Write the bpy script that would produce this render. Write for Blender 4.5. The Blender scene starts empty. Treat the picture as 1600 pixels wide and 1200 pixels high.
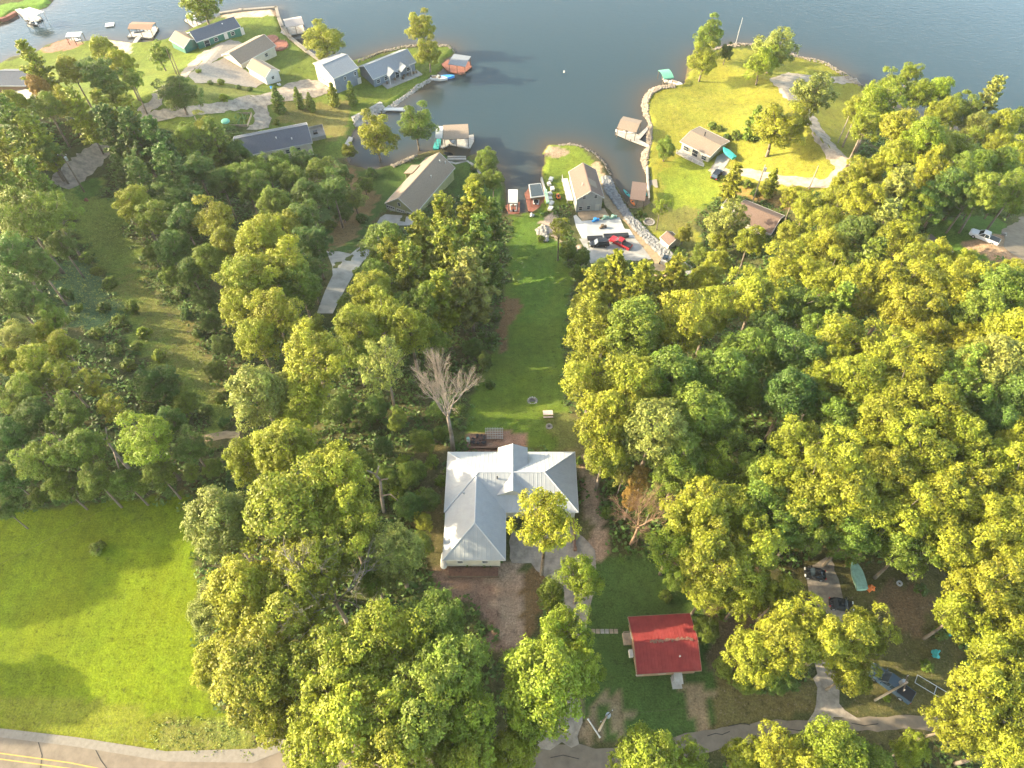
import bpy, bmesh, math, random
import numpy as np
from mathutils import Vector, Matrix
from mathutils.geometry import delaunay_2d_cdt
R_=math.radians
rng=np.random.default_rng(7); random.seed(7)
S=bpy.context.scene; COL=S.collection
# ------------------------------------------------------------ camera, sky, sun, exposure
PITCH=R_(54); FP=1111.0; HC=100.0
cd=bpy.data.cameras.new("camera"); cam=bpy.data.objects.new("camera",cd); COL.objects.link(cam)
cam.location=(0,0,HC); cam.rotation_euler=(R_(90)-PITCH,0,0)
cd.sensor_width=36; cd.lens=36*FP/1600; cd.clip_start=1; cd.clip_end=4000
S.camera=cam
SUN_EL=R_(21); SUN_ROT=R_(-82)            # sun low on the left, a little beyond the camera's side
w=bpy.data.worlds.new("World"); S.world=w; w.use_nodes=True
nt=w.node_tree; sk=nt.nodes.new("ShaderNodeTexSky"); sk.sky_type='NISHITA'; sk.sun_disc=False
sk.sun_elevation=SUN_EL; sk.sun_rotation=SUN_ROT; sk.air_density=1.0; sk.dust_density=1.5; sk.ozone_density=1.0
wm=nt.nodes.new('ShaderNodeMix'); wm.data_type='RGBA'; wm.blend_type='MULTIPLY'; wm.inputs[0].default_value=1; wm.inputs[7].default_value=(1.09,1.0,.84,1)
# thicker bright haze low in the sky, which the lake mirrors
wtc=nt.nodes.new('ShaderNodeTexCoord'); wsx=nt.nodes.new('ShaderNodeSeparateXYZ'); nt.links.new(wtc.outputs['Generated'],wsx.inputs[0])
wmr=nt.nodes.new('ShaderNodeMapRange'); wmr.interpolation_type='SMOOTHSTEP'; wmr.inputs[1].default_value=.50; wmr.inputs[2].default_value=.26; wmr.inputs[3].default_value=1.0; wmr.inputs[4].default_value=2.6; nt.links.new(wsx.outputs['Z'],wmr.inputs[0])
wvs=nt.nodes.new('ShaderNodeVectorMath'); wvs.operation='SCALE'; nt.links.new(sk.outputs[0],wvs.inputs[0]); nt.links.new(wmr.outputs[0],wvs.inputs['Scale'])
nt.links.new(wvs.outputs[0],wm.inputs[6]); nt.links.new(wm.outputs[2],nt.nodes['Background'].inputs[0]); nt.nodes['Background'].inputs[1].default_value=0.15
ld=bpy.data.lights.new("sun",'SUN'); ld.energy=4.0; ld.angle=R_(0.6); ld.color=(1.0,0.85,0.58)
sun=bpy.data.objects.new("sun",ld); COL.objects.link(sun)
sd_=Vector((math.sin(SUN_ROT)*math.cos(SUN_EL),math.cos(SUN_ROT)*math.cos(SUN_EL),math.sin(SUN_EL)))
sun.rotation_euler=sd_.to_track_quat('Z','Y').to_euler()
sun.location=(-200,0,150)
S.view_settings.view_transform='Standard'; S.view_settings.look='None'; S.view_settings.exposure=2.2; S.view_settings.gamma=1
S.render.resolution_x=1024; S.render.resolution_y=768
# ------------------------------------------------------------ pixel <-> world helpers (pixels of a 1600x1200 frame)
sp,cp=math.sin(PITCH),math.cos(PITCH)
def ray(px,py):
    a=(px-800)/FP; b=(py-600)/FP
    return a, cp-b*sp, -(sp+b*cp)
def P(px,py,z):
    a,f,d=ray(px,py); t=(z-HC)/d
    return Vector((a*t,f*t,z))
def proj(X,Y,Z):
    dz=Z-HC; dep=Y*cp-dz*sp
    return 800+FP*X/dep, 600+FP*(-(Y*sp+dz*cp))/dep, dep
WL=-25.0
# ------------------------------------------------------------ shoreline
SH=[(-420,170),(-140,135),(0,100),(15,91),(37,85),(60,80),(70,72),(105,61),(128,66),(160,61),(188,65),(207,68),(250,64),(262,61),(272,55),(290,50),(303,43),
(325,34),(350,22),(375,14),(400,14),(430,13),(436,30),(441,42),(440,50),(455,62),(480,82),(505,96),(535,98),(552,95),(565,91),(595,80),(630,72),(660,69),(682,69),(702,71),(711,80),
(707,87),(695,94),(690,110),(675,122),(655,140),(635,148),(620,160),(608,168),(597,176),(580,182),(560,192),(548,212),(538,240),(545,258),(580,266),(615,257),(650,243),
(672,236),(690,233),(700,238),(701,250),(727,253),(731,245),(742,240),(756,242),(772,255),(786,275),(790,300),(790,334),(812,334),(829,331),(838,325),(849,310),(846,280),(847,268),(852,250),
(852,242),(847,240),(857,226),(872,227),(890,225),(910,229),(930,240),(945,255),(954,272),(957,282),(967,297),(977,315),(985,325),(1003,323),(1014,316),(1012,300),(1011,280),(1010,265),
(1004,250),(1005,240),(1014,230),(1012,222),(1012,205),(1016,190),(1006,177),(1005,162),(1009,150),(1017,140),(1030,136),(1055,134),(1070,131),(1072,120),(1076,100),(1090,85),(1110,78),
(1137,72),(1147,69),(1178,70),(1215,78),(1250,89),(1275,94),(1294,100),(1312,111),(1331,121),(1347,134),(1370,152),(1420,178),(1500,205),(1600,222),(1750,240),(2100,280)]
shore=[P(x,y,WL).xy for x,y in SH]
main_poly=np.array([(-900,shore[0].y)]+[tuple(v) for v in shore]+[(900,shore[-1].y),(900,-400),(-900,-400)])
isl=np.array([tuple(P(x,y,WL).xy) for x,y in [(-120,-60),(105,-60),(84,0),(74,11),(60,15),(40,15),(24,19),(10,30),(0,38),(-60,60),(-260,60)]])
def inpoly(X,Y,poly):
    ins=np.zeros(X.shape,bool); n=len(poly)
    for i in range(n):
        x1,y1=poly[i]; x2,y2=poly[(i+1)%n]
        if y1==y2: continue
        c=((y1>Y)!=(y2>Y))&(X<(x2-x1)*(Y-y1)/(y2-y1)+x1); ins^=c
    return ins
def segd(X,Y,poly,closed=True):
    D=np.full(X.shape,1e9); n=len(poly)
    for i in range(n if closed else n-1):
        x1,y1=poly[i]; x2,y2=poly[(i+1)%n]; dx,dy=x2-x1,y2-y1; L=dx*dx+dy*dy+1e-9
        t=np.clip(((X-x1)*dx+(Y-y1)*dy)/L,0,1); D=np.minimum(D,(X-x1-t*dx)**2+(Y-y1-t*dy)**2)
    return np.sqrt(D)
gx=np.concatenate([np.arange(-620,-190,14.),np.arange(-190,190.1,0.85),np.arange(204,620,14.)])
gy=np.concatenate([np.arange(-160,0,10.),np.arange(0,330.1,0.85),np.arange(342,520,12.)])
GX,GY=np.meshgrid(gx,gy)
def sdist(poly):
    d=segd(GX,GY,poly); return np.where(inpoly(GX,GY,poly),d,-d)
SD=np.maximum(sdist(main_poly),sdist(isl))
def vnoise(X,Y,sc,seed):
    r=np.random.default_rng(seed); T=r.random((64,64)); x=X/sc; y=Y/sc
    xi=np.floor(x).astype(int); yi=np.floor(y).astype(int); fx=x-xi; fy=y-yi; fx=fx*fx*(3-2*fx); fy=fy*fy*(3-2*fy)
    g=lambda i,j:T[(yi+j)%64,(xi+i)%64]
    return (g(0,0)*(1-fx)+g(1,0)*fx)*(1-fy)+(g(0,1)*(1-fx)+g(1,1)*fx)*fy
t=np.clip((SD-6)/95,0,1); rise=24.2*t*t*(3-2*t)
bank=np.clip(SD*0.7,0,0.8)
rav=segd(GX,GY,[(-105,165),(-95,130),(-78,105),(-58,82),(-52,72)],False)
HH=np.where(SD>0,WL+bank+rise,WL-np.clip(-SD*0.22,0,4))
amp=np.clip((SD-10)/60,0,1)
HH=HH-5.0*np.exp(-(rav/14)**2)*amp
HH=HH+amp*(vnoise(GX,GY,22,1)-.5)*1.3*np.where(GY<65,0.25,1)
def HT(x,y):
    i=int(np.clip(np.searchsorted(gx,x)-1,0,len(gx)-2)); j=int(np.clip(np.searchsorted(gy,y)-1,0,len(gy)-2))
    u=(x-gx[i])/(gx[i+1]-gx[i]); v=(y-gy[j])/(gy[j+1]-gy[j])
    return float((HH[j,i]*(1-u)+HH[j,i+1]*u)*(1-v)+(HH[j+1,i]*(1-u)+HH[j+1,i+1]*u)*v)
def G(px,py,up=0.0):
    """point where the pixel's ray meets the ground raised by up"""
    a,f,d=ray(px,py); lo=(20-HC)/d; hi=(WL-6-HC)/d; n=90
    pt=lo
    for k in range(1,n+1):
        t=lo+(hi-lo)*k/n
        if HC+d*t<=max(HT(a*t,f*t),WL)+up:
            l,h=pt,t
            for _ in range(12):
                m=(l+h)/2
                if HC+d*m<=max(HT(a*m,f*m),WL)+up: h=m
                else: l=m
            return Vector((a*h,f*h,HC+d*h))
        pt=t
    return P(px,py,WL)
# ------------------------------------------------------------ materials
def nodes(name):
    m=bpy.data.materials.new(name); m.use_nodes=True; return m,m.node_tree.nodes,m.node_tree.links,m.node_tree.nodes['Principled BSDF']
_mc={}
def mat(name,c,rough=.8,metal=0,var=.25,scale=2.0,bump=0.0,c2=None,spec=.3,detail=4):
    if name in _mc: return _mc[name]
    m,N,L,b=nodes(name)
    tc=N.new('ShaderNodeTexCoord'); nz=N.new('ShaderNodeTexNoise'); nz.inputs['Scale'].default_value=scale; nz.inputs['Detail'].default_value=detail; nz.inputs['Roughness'].default_value=.65
    L.new(tc.outputs['Object'],nz.inputs['Vector'])
    r=N.new('ShaderNodeValToRGB'); r.color_ramp.elements[0].position=.3; r.color_ramp.elements[1].position=.7
    lo=[max(0,x*(1-var)) for x in c]; hi=[min(1,x*(1+var)) for x in (c2 or c)]
    r.color_ramp.elements[0].color=(*lo,1); r.color_ramp.elements[1].color=(*hi,1)
    L.new(nz.outputs['Fac'],r.inputs['Fac']); L.new(r.outputs['Color'],b.inputs['Base Color'])
    b.inputs['Roughness'].default_value=rough; b.inputs['Metallic'].default_value=metal; b.inputs['Specular IOR Level'].default_value=spec
    if bump:
        bp=N.new('ShaderNodeBump'); bp.inputs['Strength'].default_value=bump; bp.inputs['Distance'].default_value=.1
        L.new(nz.outputs['Fac'],bp.inputs['Height']); L.new(bp.outputs[0],b.inputs['Normal'])
    _mc[name]=m; return m
def ribmat(name,c,axis='X',freq=3.0,rough=.45,metal=.0,var=.12,depth=.6,c2=None):
    """standing seam metal, siding or planks: stripes along one local axis"""
    if name in _mc: return _mc[name]
    m=mat(name,c,rough,metal,var,.9,0,c2); N=m.node_tree.nodes; L=m.node_tree.links; b=N['Principled BSDF']
    tc=N.new('ShaderNodeTexCoord'); s=N.new('ShaderNodeSeparateXYZ'); L.new(tc.outputs['Object'],s.inputs[0])
    mu=N.new('ShaderNodeMath'); mu.operation='MULTIPLY'; mu.inputs[1].default_value=freq; L.new(s.outputs[axis],mu.inputs[0])
    fr=N.new('ShaderNodeMath'); fr.operation='FRACT'; L.new(mu.outputs[0],fr.inputs[0])
    r=N.new('ShaderNodeValToRGB'); e=r.color_ramp.elements; e[0].position=0.0; e[0].color=(1,1,1,1); e[1].position=.14; e[1].color=(0,0,0,1)
    q=e.new(.9); q.color=(0,0,0,1); q2=e.new(1.0); q2.color=(1,1,1,1)
    L.new(fr.outputs[0],r.inputs['Fac'])
    bp=N.new('ShaderNodeBump'); bp.inputs['Strength'].default_value=depth; bp.inputs['Distance'].default_value=.06
    L.new(r.outputs['Color'],bp.inputs['Height']); L.new(bp.outputs[0],b.inputs['Normal'])
    return m
M={}
def mk():
    M['white']=mat('white paint',(.43,.42,.395),.6,var=.06); M['cream']=ribmat('cream siding',(.42,.39,.32),'Z',5)
    M['wmetal']=ribmat('white metal roofing',(.31,.32,.325),'X',1.6,.6,.0,.07,.45); M['wmetaly']=ribmat('white metal roofing crosswise',(.31,.32,.325),'Y',1.6,.6,.0,.07,.45)
    M['redmetal']=ribmat('red metal roofing',(.185,.019,.018),'X',2.2,.9,.0,.16,.5,(.20,.028,.026)); M['ridgecap']=mat('weathered ridge cap',(.16,.085,.06),.8,var=.5,scale=3)
    M['tanroof']=mat('tan shingles',(.20,.155,.115),.9,var=.22,scale=5,bump=.3); M['brownroof']=mat('brown shingles',(.135,.093,.075),.9,var=.25,scale=5,bump=.3)
    M['greyroof']=mat('slate grey shingles',(.17,.185,.20),.9,var=.2,scale=5,bump=.3); M['darkroof']=mat('charcoal shingles',(.075,.085,.105),.9,var=.2,scale=5,bump=.3)
    M['sage']=ribmat('sage green siding',(.27,.28,.15),'Z',5); M['greysid']=ribmat('grey siding',(.30,.31,.30),'Z',5); M['dgreysid']=ribmat('slate siding',(.13,.16,.20),'Z',5)
    M['green']=ribmat('green siding',(.03,.12,.09),'Z',5); M['brownsid']=ribmat('brown siding',(.20,.12,.07),'Z',5)
    M['glass']=mat('dark window glass',(.02,.03,.04),.08,var=.2,spec=.6); M['black']=mat('black',(.015,.015,.017),.5,var=.2)
    M['wood']=ribmat('weathered wood planks',(.27,.21,.15),'X',6,.9,0,.3); M['deckred']=ribmat('red brown decking',(.20,.075,.05),'X',6,.85,0,.3)
    M['greywood']=ribmat('grey planks',(.33,.31,.28),'X',6,.9,0,.25); M['post']=mat('timber post',(.12,.09,.06),.9,var=.3)
    M['conc']=mat('concrete',(.245,.235,.215),.9,var=.28,scale=.35,bump=.1,detail=8); M['wconc']=mat('new white concrete',(.35,.35,.335),.9,var=.14,scale=.4,detail=8)
    M['asph']=mat('asphalt',(.155,.125,.092),.95,var=.22,scale=.6,bump=.2,detail=9); M['asphd']=mat('old asphalt lane',(.15,.13,.115),.95,var=.2,scale=.7,bump=.2,detail=9)
    M['gravel']=mat('gravel',(.25,.21,.165),.95,var=.45,scale=.7,bump=.5,detail=12); M['yellow']=mat('yellow road paint',(.38,.25,.06),.8,var=.15)
    M['metal']=mat('galvanised metal',(.45,.46,.47),.4,.7,var=.1); M['bark']=mat('bark',(.15,.12,.09),.95,var=.35,scale=3,bump=.4); M['pale_bark']=mat('bleached dead wood',(.21,.175,.14),.9,var=.25,scale=2)
    M['deadbrown']=mat('dry reddish twigs',(.23,.145,.09),.9,var=.3,scale=2)
    M['rub']=mat('tyre rubber',(.02,.02,.02),.9,var=.2); M['red']=mat('red car paint',(.30,.015,.02),.25,var=.05,spec=.6); M['carblack']=mat('black car paint',(.015,.017,.02),.2,var=.05,spec=.6)
    M['carblue']=mat('dusty blue car paint',(.028,.055,.085),.5,var=.1,spec=.5); M['carwhite']=mat('white car paint',(.46,.47,.48),.25,var=.03,spec=.6)
    M['teal']=mat('teal tarp',(.03,.26,.25),.7,var=.2); M['palegreen']=mat('pale green tarp',(.22,.36,.28),.8,var=.2); M['blue']=mat('bright blue cover',(.03,.22,.55),.6,var=.2)
    M['orange']=mat('orange plastic',(.65,.16,.03),.5,var=.2); M['canvas']=mat('white canvas',(.43,.42,.39),.7,var=.05); M['gcanvas']=mat('green canvas',(.10,.28,.20),.8,var=.1)
    M['stone']=mat('pale stone',(.27,.25,.22),.95,var=.35,scale=1.0,bump=.4); M['lamp']=mat('lamp lens',(.8,.78,.7),.2,var=.05); M['tail']=mat('tail lamp lens',(.4,.02,.02),.3,var=.05)
    M['hull']=mat('white gelcoat',(.55,.55,.54),.3,var=.04)
mk()
# ------------------------------------------------------------ mesh builder
class MB:
    def __init__(s): s.v=[]; s.f=[]
    def box(s,c,sz,rz=0,tilt=None):
        o=len(s.v); hx,hy,hz=sz[0]/2,sz[1]/2,sz[2]/2; Mx=Matrix.Rotation(rz,3,'Z')
        if tilt: Mx=Mx@Matrix.Rotation(tilt[1],3,tilt[0])
        for z in(-hz,hz):
            for x,y in((-hx,-hy),(hx,-hy),(hx,hy),(-hx,hy)): s.v.append(tuple(Mx@Vector((x,y,z))+Vector(c)))
        s.f+=[tuple(o+i for i in q) for q in((3,2,1,0),(4,5,6,7),(0,1,5,4),(1,2,6,5),(2,3,7,6),(3,0,4,7))]; return s
    def tube(s,p0,p1,r0,r1=None,n=7):
        r1=r0 if r1 is None else r1; p0=Vector(p0); p1=Vector(p1); d=(p1-p0)
        if d.length<1e-5: return s
        d.normalize(); a=d.orthogonal().normalized(); b=d.cross(a); o=len(s.v)
        for p,r in((p0,r0),(p1,r1)):
            for k in range(n):
                t=2*math.pi*k/n; s.v.append(tuple(p+a*r*math.cos(t)+b*r*math.sin(t)))
        for k in range(n): s.f.append((o+k,o+(k+1)%n,o+n+(k+1)%n,o+n+k))
        s.f.append(tuple(o+n-1-k for k in range(n))); s.f.append(tuple(o+n+k for k in range(n))); return s
    def path(s,pts,rs,n=7):
        for i in range(len(pts)-1): s.tube(pts[i],pts[i+1],rs[i],rs[i+1],n)
        return s
    def prism(s,poly,y0,y1,axis='y'):
        """2-D polygon (x,z) pushed along y (or (x,y) pushed along z)"""
        o=len(s.v); n=len(poly)
        for yy in(y0,y1):
            for a,b in poly: s.v.append((a,yy,b) if axis=='y' else ((yy,a,b) if axis=='x' else (a,b,yy)))
        s.f.append(tuple(range(o,o+n))); s.f.append(tuple(o+2*n-1-i for i in range(n)))
        for i in range(n): s.f.append((o+i,o+n+i,o+n+(i+1)%n,o+(i+1)%n))
        return s
    def slab(s,pts,th):
        """closed plate: polygon of 3-D points with thickness downwards"""
        o=len(s.v); n=len(pts)
        s.v+=[tuple(p) for p in pts]+[(p[0],p[1],p[2]-th) for p in pts]
        s.f.append(tuple(range(o,o+n))); s.f.append(tuple(o+2*n-1-i for i in range(n)))
        for i in range(n): s.f.append((o+i,o+n+i,o+n+(i+1)%n,o+(i+1)%n))
        return s
    def loft(s,secs):
        n=len(secs[0]); o=len(s.v)
        for q in secs: s.v+=[tuple(p) for p in q]
        for i in range(len(secs)-1):
            for k in range(n): s.f.append((o+i*n+k,o+i*n+(k+1)%n,o+(i+1)*n+(k+1)%n,o+(i+1)*n+k))
        s.f.append(tuple(o+n-1-k for k in range(n))); s.f.append(tuple(o+(len(secs)-1)*n+k for k in range(n))); return s
    def build(s,name,m,parent=None,smooth=False,recalc=True):
        me=bpy.data.meshes.new(name); me.from_pydata(s.v,[],s.f)
        if recalc:
            b=bmesh.new(); b.from_mesh(me); bmesh.ops.recalc_face_normals(b,faces=b.faces); b.to_mesh(me); b.free()
        me.materials.append(M[m] if isinstance(m,str) else m)
        if smooth: me.polygons.foreach_set('use_smooth',[True]*len(me.polygons))
        o=bpy.data.objects.new(name,me); COL.objects.link(o)
        if parent: o.parent=parent
        return o
def tag(o,label=None,cat=None,group=None,kind=None):
    if label: o['label']=label
    if cat: o['category']=cat
    if group: o['group']=group
    if kind: o['kind']=kind
    return o
def thing(name,label,cat,loc=(0,0,0),rz=0,group=None,s=1):
    o=bpy.data.objects.new(name,None); o.empty_display_size=.5; COL.objects.link(o); o.location=loc; o.rotation_euler=(0,0,rz); o.scale=(s,s,s)
    return tag(o,label,cat,group)
def kids(o): return [c for c in bpy.data.objects if c.parent==o]
def copy_tree(o,parent=None,ch=None):
    c=o.copy(); COL.objects.link(c)
    if parent: c.parent=parent
    for k in kids(o): copy_tree(k,c)
    return c
# ------------------------------------------------------------ ground
NV=GX.size; hx=GX.ravel(); hy=GY.ravel(); hz=HH.ravel()
PX,PY,_=proj(hx,hy,hz)
_dep=hy*cp-(hz-HC)*sp; bad=_dep<5
jx=(vnoise(hx,hy,1.7,3)-.5)*2; jy=(vnoise(hx,hy,1.7,4)-.5)*2; j2x=(vnoise(hx,hy,6,5)-.5)*2; j2y=(vnoise(hx,hy,6,6)-.5)*2
base=np.tile(np.array([.052,.075,.022]),(NV,1))
n1=vnoise(hx,hy,9,8)[:,None]; base=base*(1-.5*n1)+np.array([.085,.060,.032])*.5*n1
FOREST=np.ones(NV,bool)
def paint(poly,c,j=6,forest=False,mix=1.0):
    m=inpoly(PX+jx*j+j2x*j,PY+jy*j*.7+j2y*j*.7,np.array(poly,float))&~bad
    base[m]=base[m]*(1-mix)+np.array(c)*mix; FOREST[m]=forest; return m
LAWN=(.065,.120,.016); FIELD=(.104,.150,.005); MOW=(.075,.120,.015)
paint([(-600,775),(0,795),(120,790),(290,772),(300,830),(310,950),(320,1040),(350,1110),(390,1150),(395,1180),(-600,1150)],FIELD,8)
paint([(250,1125),(390,1130),(400,1175),(240,1175)],(.15,.17,.05),14,mix=.6)
paint([(0,1080),(330,1125),(390,1190),(0,1160)],(.16,.15,.03),10,mix=.35)
# ravine clearing
paint([(100,285),(160,280),(190,330),(215,400),(250,480),(300,540),(345,610),(370,680),(330,690),(300,640),(260,590),(215,540),(180,470),(140,400),(110,340)],(.135,.185,.036),14)
paint([(180,440),(230,430),(330,560),(360,640),(300,600),(230,520)],(.17,.16,.05),16,mix=.5)
paint([(70,440),(130,410),(200,500),(150,530),(80,490)],(.07,.14,.06),16,mix=.7)
paint([(105,285),(150,278),(165,300),(130,312)],(.06,.12,.02),4)
# centre lawn
paint([(795,335),(850,330),(880,400),(900,440),(890,520),(880,600),(905,700),(870,705),(730,680),(728,640),(745,590),(775,540),(790,470),(795,400)],MOW,6)
paint([(795,335),(850,330),(875,400),(860,470),(820,500),(800,420)],LAWN,10)
paint([(785,470),(800,460),(812,500),(795,540),(775,545)],(.13,.085,.04),10)
paint([(850,640),(900,640),(925,720),(900,760),(870,700)],(.11,.10,.04),10,mix=.5)
# around the white house
paint([(672,905),(700,880),(800,880),(835,900),(815,1020),(770,1020),(745,960),(700,930)],(.185,.13,.095),16)
paint([(760,890),(830,880),(800,1010),(775,1010)],(.25,.195,.14),16)
paint([(640,700),(705,690),(700,890),(665,900),(650,820)],(.08,.07,.03),8,mix=.6)
paint([(815,900),(870,880),(860,930),(830,1000),(812,1000)],(.13,.09,.04),8)
paint([(895,700),(915,700),(950,830),(955,880),(900,880),(905,820)],(.10,.10,.035),8)
paint([(903,715),(912,715),(935,800),(925,830),(915,800)],(.30,.22,.14),3); paint([(917,740),(922,740),(945,810),(950,870),(900,890),(920,840),(935,820)],(.29,.21,.14),4)
paint([(730,675),(790,668),(830,680),(825,700),(770,705),(728,703)],(.20,.12,.08),5)
# cabin yard
paint([(918,880),(1000,860),(1060,900),(1130,960),(1140,1100),(1100,1150),(960,1160),(905,1130),(918,980)],(.050,.095,.020),6)
paint([(905,1080),(935,1060),(975,1120),(970,1150),(910,1160)],(.23,.175,.11),34,mix=.8)
paint([(1075,1075),(1120,1070),(1130,1130),(1090,1130)],(.27,.19,.12),30,mix=.75)
paint([(1040,870),(1190,860),(1200,960),(1150,1100),(1110,1040),(1100,960)],(.12,.08,.05),10,mix=.7)
paint([(1120,1060),(1280,1060),(1275,1110),(1120,1140)],(.11,.10,.035),10)
paint([(1300,870),(1480,870),(1510,960),(1500,1110),(1330,1110),(1310,960)],(.085,.085,.028),10)
paint([(1380,900),(1460,930),(1440,1000),(1380,980)],(.16,.10,.06),12,mix=.6)
# right shore lawns
paint([(1005,130),(1075,120),(1090,75),(1260,78),(1340,120),(1350,150),(1340,200),(1340,255),(1300,300),(1180,310),(1140,300),(1080,330),(1110,400),(1020,380),(1005,300)],(.150,.165,.022),3)
paint([(1040,250),(1120,240),(1150,300),(1090,330),(1030,310)],(.11,.175,.018),12,mix=.55)
paint([(1010,310),(1090,330),(1090,410),(1040,370),(1010,350)],(.11,.12,.03),8)
paint([(1130,290),(1260,300),(1240,330),(1150,310)],(.20,.13,.05),8,mix=.6)
paint([(1445,340),(1560,340),(1590,370),(1560,410),(1450,400)],(.06,.12,.02),5)
paint([(1500,380),(1600,350),(1640,400),(1600,420),(1540,400)],(.26,.19,.12),6)
paint([(845,225),(900,220),(960,290),(945,300),(930,290),(890,320),(846,330)],(.115,.165,.020),2)
paint([(848,241),(856,228),(872,229),(890,235),(885,244),(865,245)],(.25,.20,.135),1.5)
paint([(925,250),(940,258),(955,290),(945,300),(930,290)],(.36,.28,.17),5)
paint([(843,345),(865,330),(875,345),(872,375),(900,385),(905,400),(860,370)],(.38,.31,.24),4)
# left peninsula
paint([(-60,110),(0,98),(130,62),(270,55),(340,30),(440,12),(440,50),(505,95),(552,92),(712,68),(712,88),(675,125),(600,175),(545,215),(545,250),(500,245),(380,195),(330,205),(230,200),(150,180),(0,150)],(.095,.135,.022),3)
paint([(430,160),(560,150),(545,215),(500,210),(430,190)],(.15,.13,.045),12,mix=.7)
paint([(300,130),(400,120),(400,160),(300,160)],(.13,.13,.04),8,mix=.5)
paint([(60,78),(108,60),(128,66),(115,76),(72,84)],(.28,.15,.11),1.5)
paint([(160,62),(208,67),(205,85),(175,75)],(.42,.34,.25),3)
paint([(345,8),(435,12),(432,25),(350,28)],(.45,.36,.26),3)
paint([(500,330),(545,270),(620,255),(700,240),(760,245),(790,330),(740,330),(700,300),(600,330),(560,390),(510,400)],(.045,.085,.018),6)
paint([(520,250),(590,300),(560,380),(505,400),(530,330)],(.17,.11,.06),9,mix=.7)
paint([(-50,20),(84,-10),(70,14),(20,18),(0,36)],(.10,.19,.03),1)
# under water
wet=SD.ravel()<=0.05; base[wet]=(.10,.07,.04); FOREST[wet]=False
FOREST&=~((SD.ravel()<3))
me=bpy.data.meshes.new('ground')
me.vertices.add(NV); me.vertices.foreach_set('co',np.stack([hx,hy,hz],1).astype(np.float32).ravel())
ny_,nx_=GX.shape; idx=np.arange(NV).reshape(ny_,nx_)
q=np.stack([idx[:-1,:-1],idx[:-1,1:],idx[1:,1:],idx[1:,:-1]],-1).reshape(-1,4)
me.loops.add(q.size); me.loops.foreach_set('vertex_index',q.ravel().astype(np.int32)); me.polygons.add(len(q)); me.polygons.foreach_set('loop_start',np.arange(0,q.size,4,dtype=np.int32))
me.update(calc_edges=True); me.polygons.foreach_set('use_smooth',[True]*len(q))
ca=me.color_attributes.new('soil','FLOAT_COLOR','POINT'); ca.data.foreach_set('color',np.concatenate([base,np.clip(1-(base[:,1:2]/(base[:,0:1]+1e-4)-1.0)*3.0,0.06,1)],1).astype(np.float32).ravel())
m,N,L,b=nodes('ground cover')
at=N.new('ShaderNodeAttribute'); at.attribute_name='soil'; tc=N.new('ShaderNodeTexCoord')
def nz_(scale,det,rough=.6):
    n=N.new('ShaderNodeTexNoise'); n.inputs['Scale'].default_value=scale; n.inputs['Detail'].default_value=det; n.inputs['Roughness'].default_value=rough; L.new(tc.outputs['Object'],n.inputs['Vector']); return n
def mr(n,a,b_):
    r=N.new('ShaderNodeMapRange'); r.inputs[1].default_value=.3; r.inputs[2].default_value=.7; r.inputs[3].default_value=a; r.inputs[4].default_value=b_; L.new(n.outputs['Fac'],r.inputs[0]); return r
a1=mr(nz_(.06,5),.78,1.22); a2=mr(nz_(.55,8,.7),.78,1.22); a3=mr(nz_(4,4,.7),.6,1.4)
m1=N.new('ShaderNodeMath'); m1.operation='MULTIPLY'; L.new(a1.outputs[0],m1.inputs[0]); L.new(a2.outputs[0],m1.inputs[1])
m2=N.new('ShaderNodeMath'); m2.operation='MULTIPLY'; L.new(m1.outputs[0],m2.inputs[0]); L.new(a3.outputs[0],m2.inputs[1])
vm=N.new('ShaderNodeVectorMath'); vm.operation='SCALE'; L.new(at.outputs['Color'],vm.inputs[0]); L.new(m2.outputs[0],vm.inputs['Scale'])
# patches of drier, browner growth
mx=N.new('ShaderNodeMix'); mx.data_type='RGBA'; mx.blend_type='MULTIPLY'; L.new(vm.outputs[0],mx.inputs[6]); mx.inputs[7].default_value=(1.45,.95,.8,1)
dr=mr(nz_(.13,7,.7),0,.4); L.new(dr.outputs[0],mx.inputs[0])
# leaf litter, twigs and small stones scattered over the bare and wooded ground
li=N.new('ShaderNodeMapRange'); li.inputs[1].default_value=.56; li.inputs[2].default_value=.64; L.new(nz_(1.9,8,.8).outputs['Fac'],li.inputs[0])
lm=N.new('ShaderNodeMath'); lm.operation='MULTIPLY'; L.new(li.outputs[0],lm.inputs[0]); L.new(at.outputs['Alpha'],lm.inputs[1])
mx2=N.new('ShaderNodeMix'); mx2.data_type='RGBA'; L.new(lm.outputs[0],mx2.inputs[0]); L.new(mx.outputs[2],mx2.inputs[6]); mx2.inputs[7].default_value=(.20,.155,.10,1)
dk=N.new('ShaderNodeMapRange'); dk.inputs[1].default_value=.36; dk.inputs[2].default_value=.46; dk.inputs[3].default_value=.5; dk.inputs[4].default_value=1; L.new(nz_(.9,9,.8).outputs['Fac'],dk.inputs[0])
sc2=N.new('ShaderNodeVectorMath'); sc2.operation='SCALE'; L.new(mx2.outputs[2],sc2.inputs[0]); L.new(dk.outputs[0],sc2.inputs['Scale'])
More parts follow.
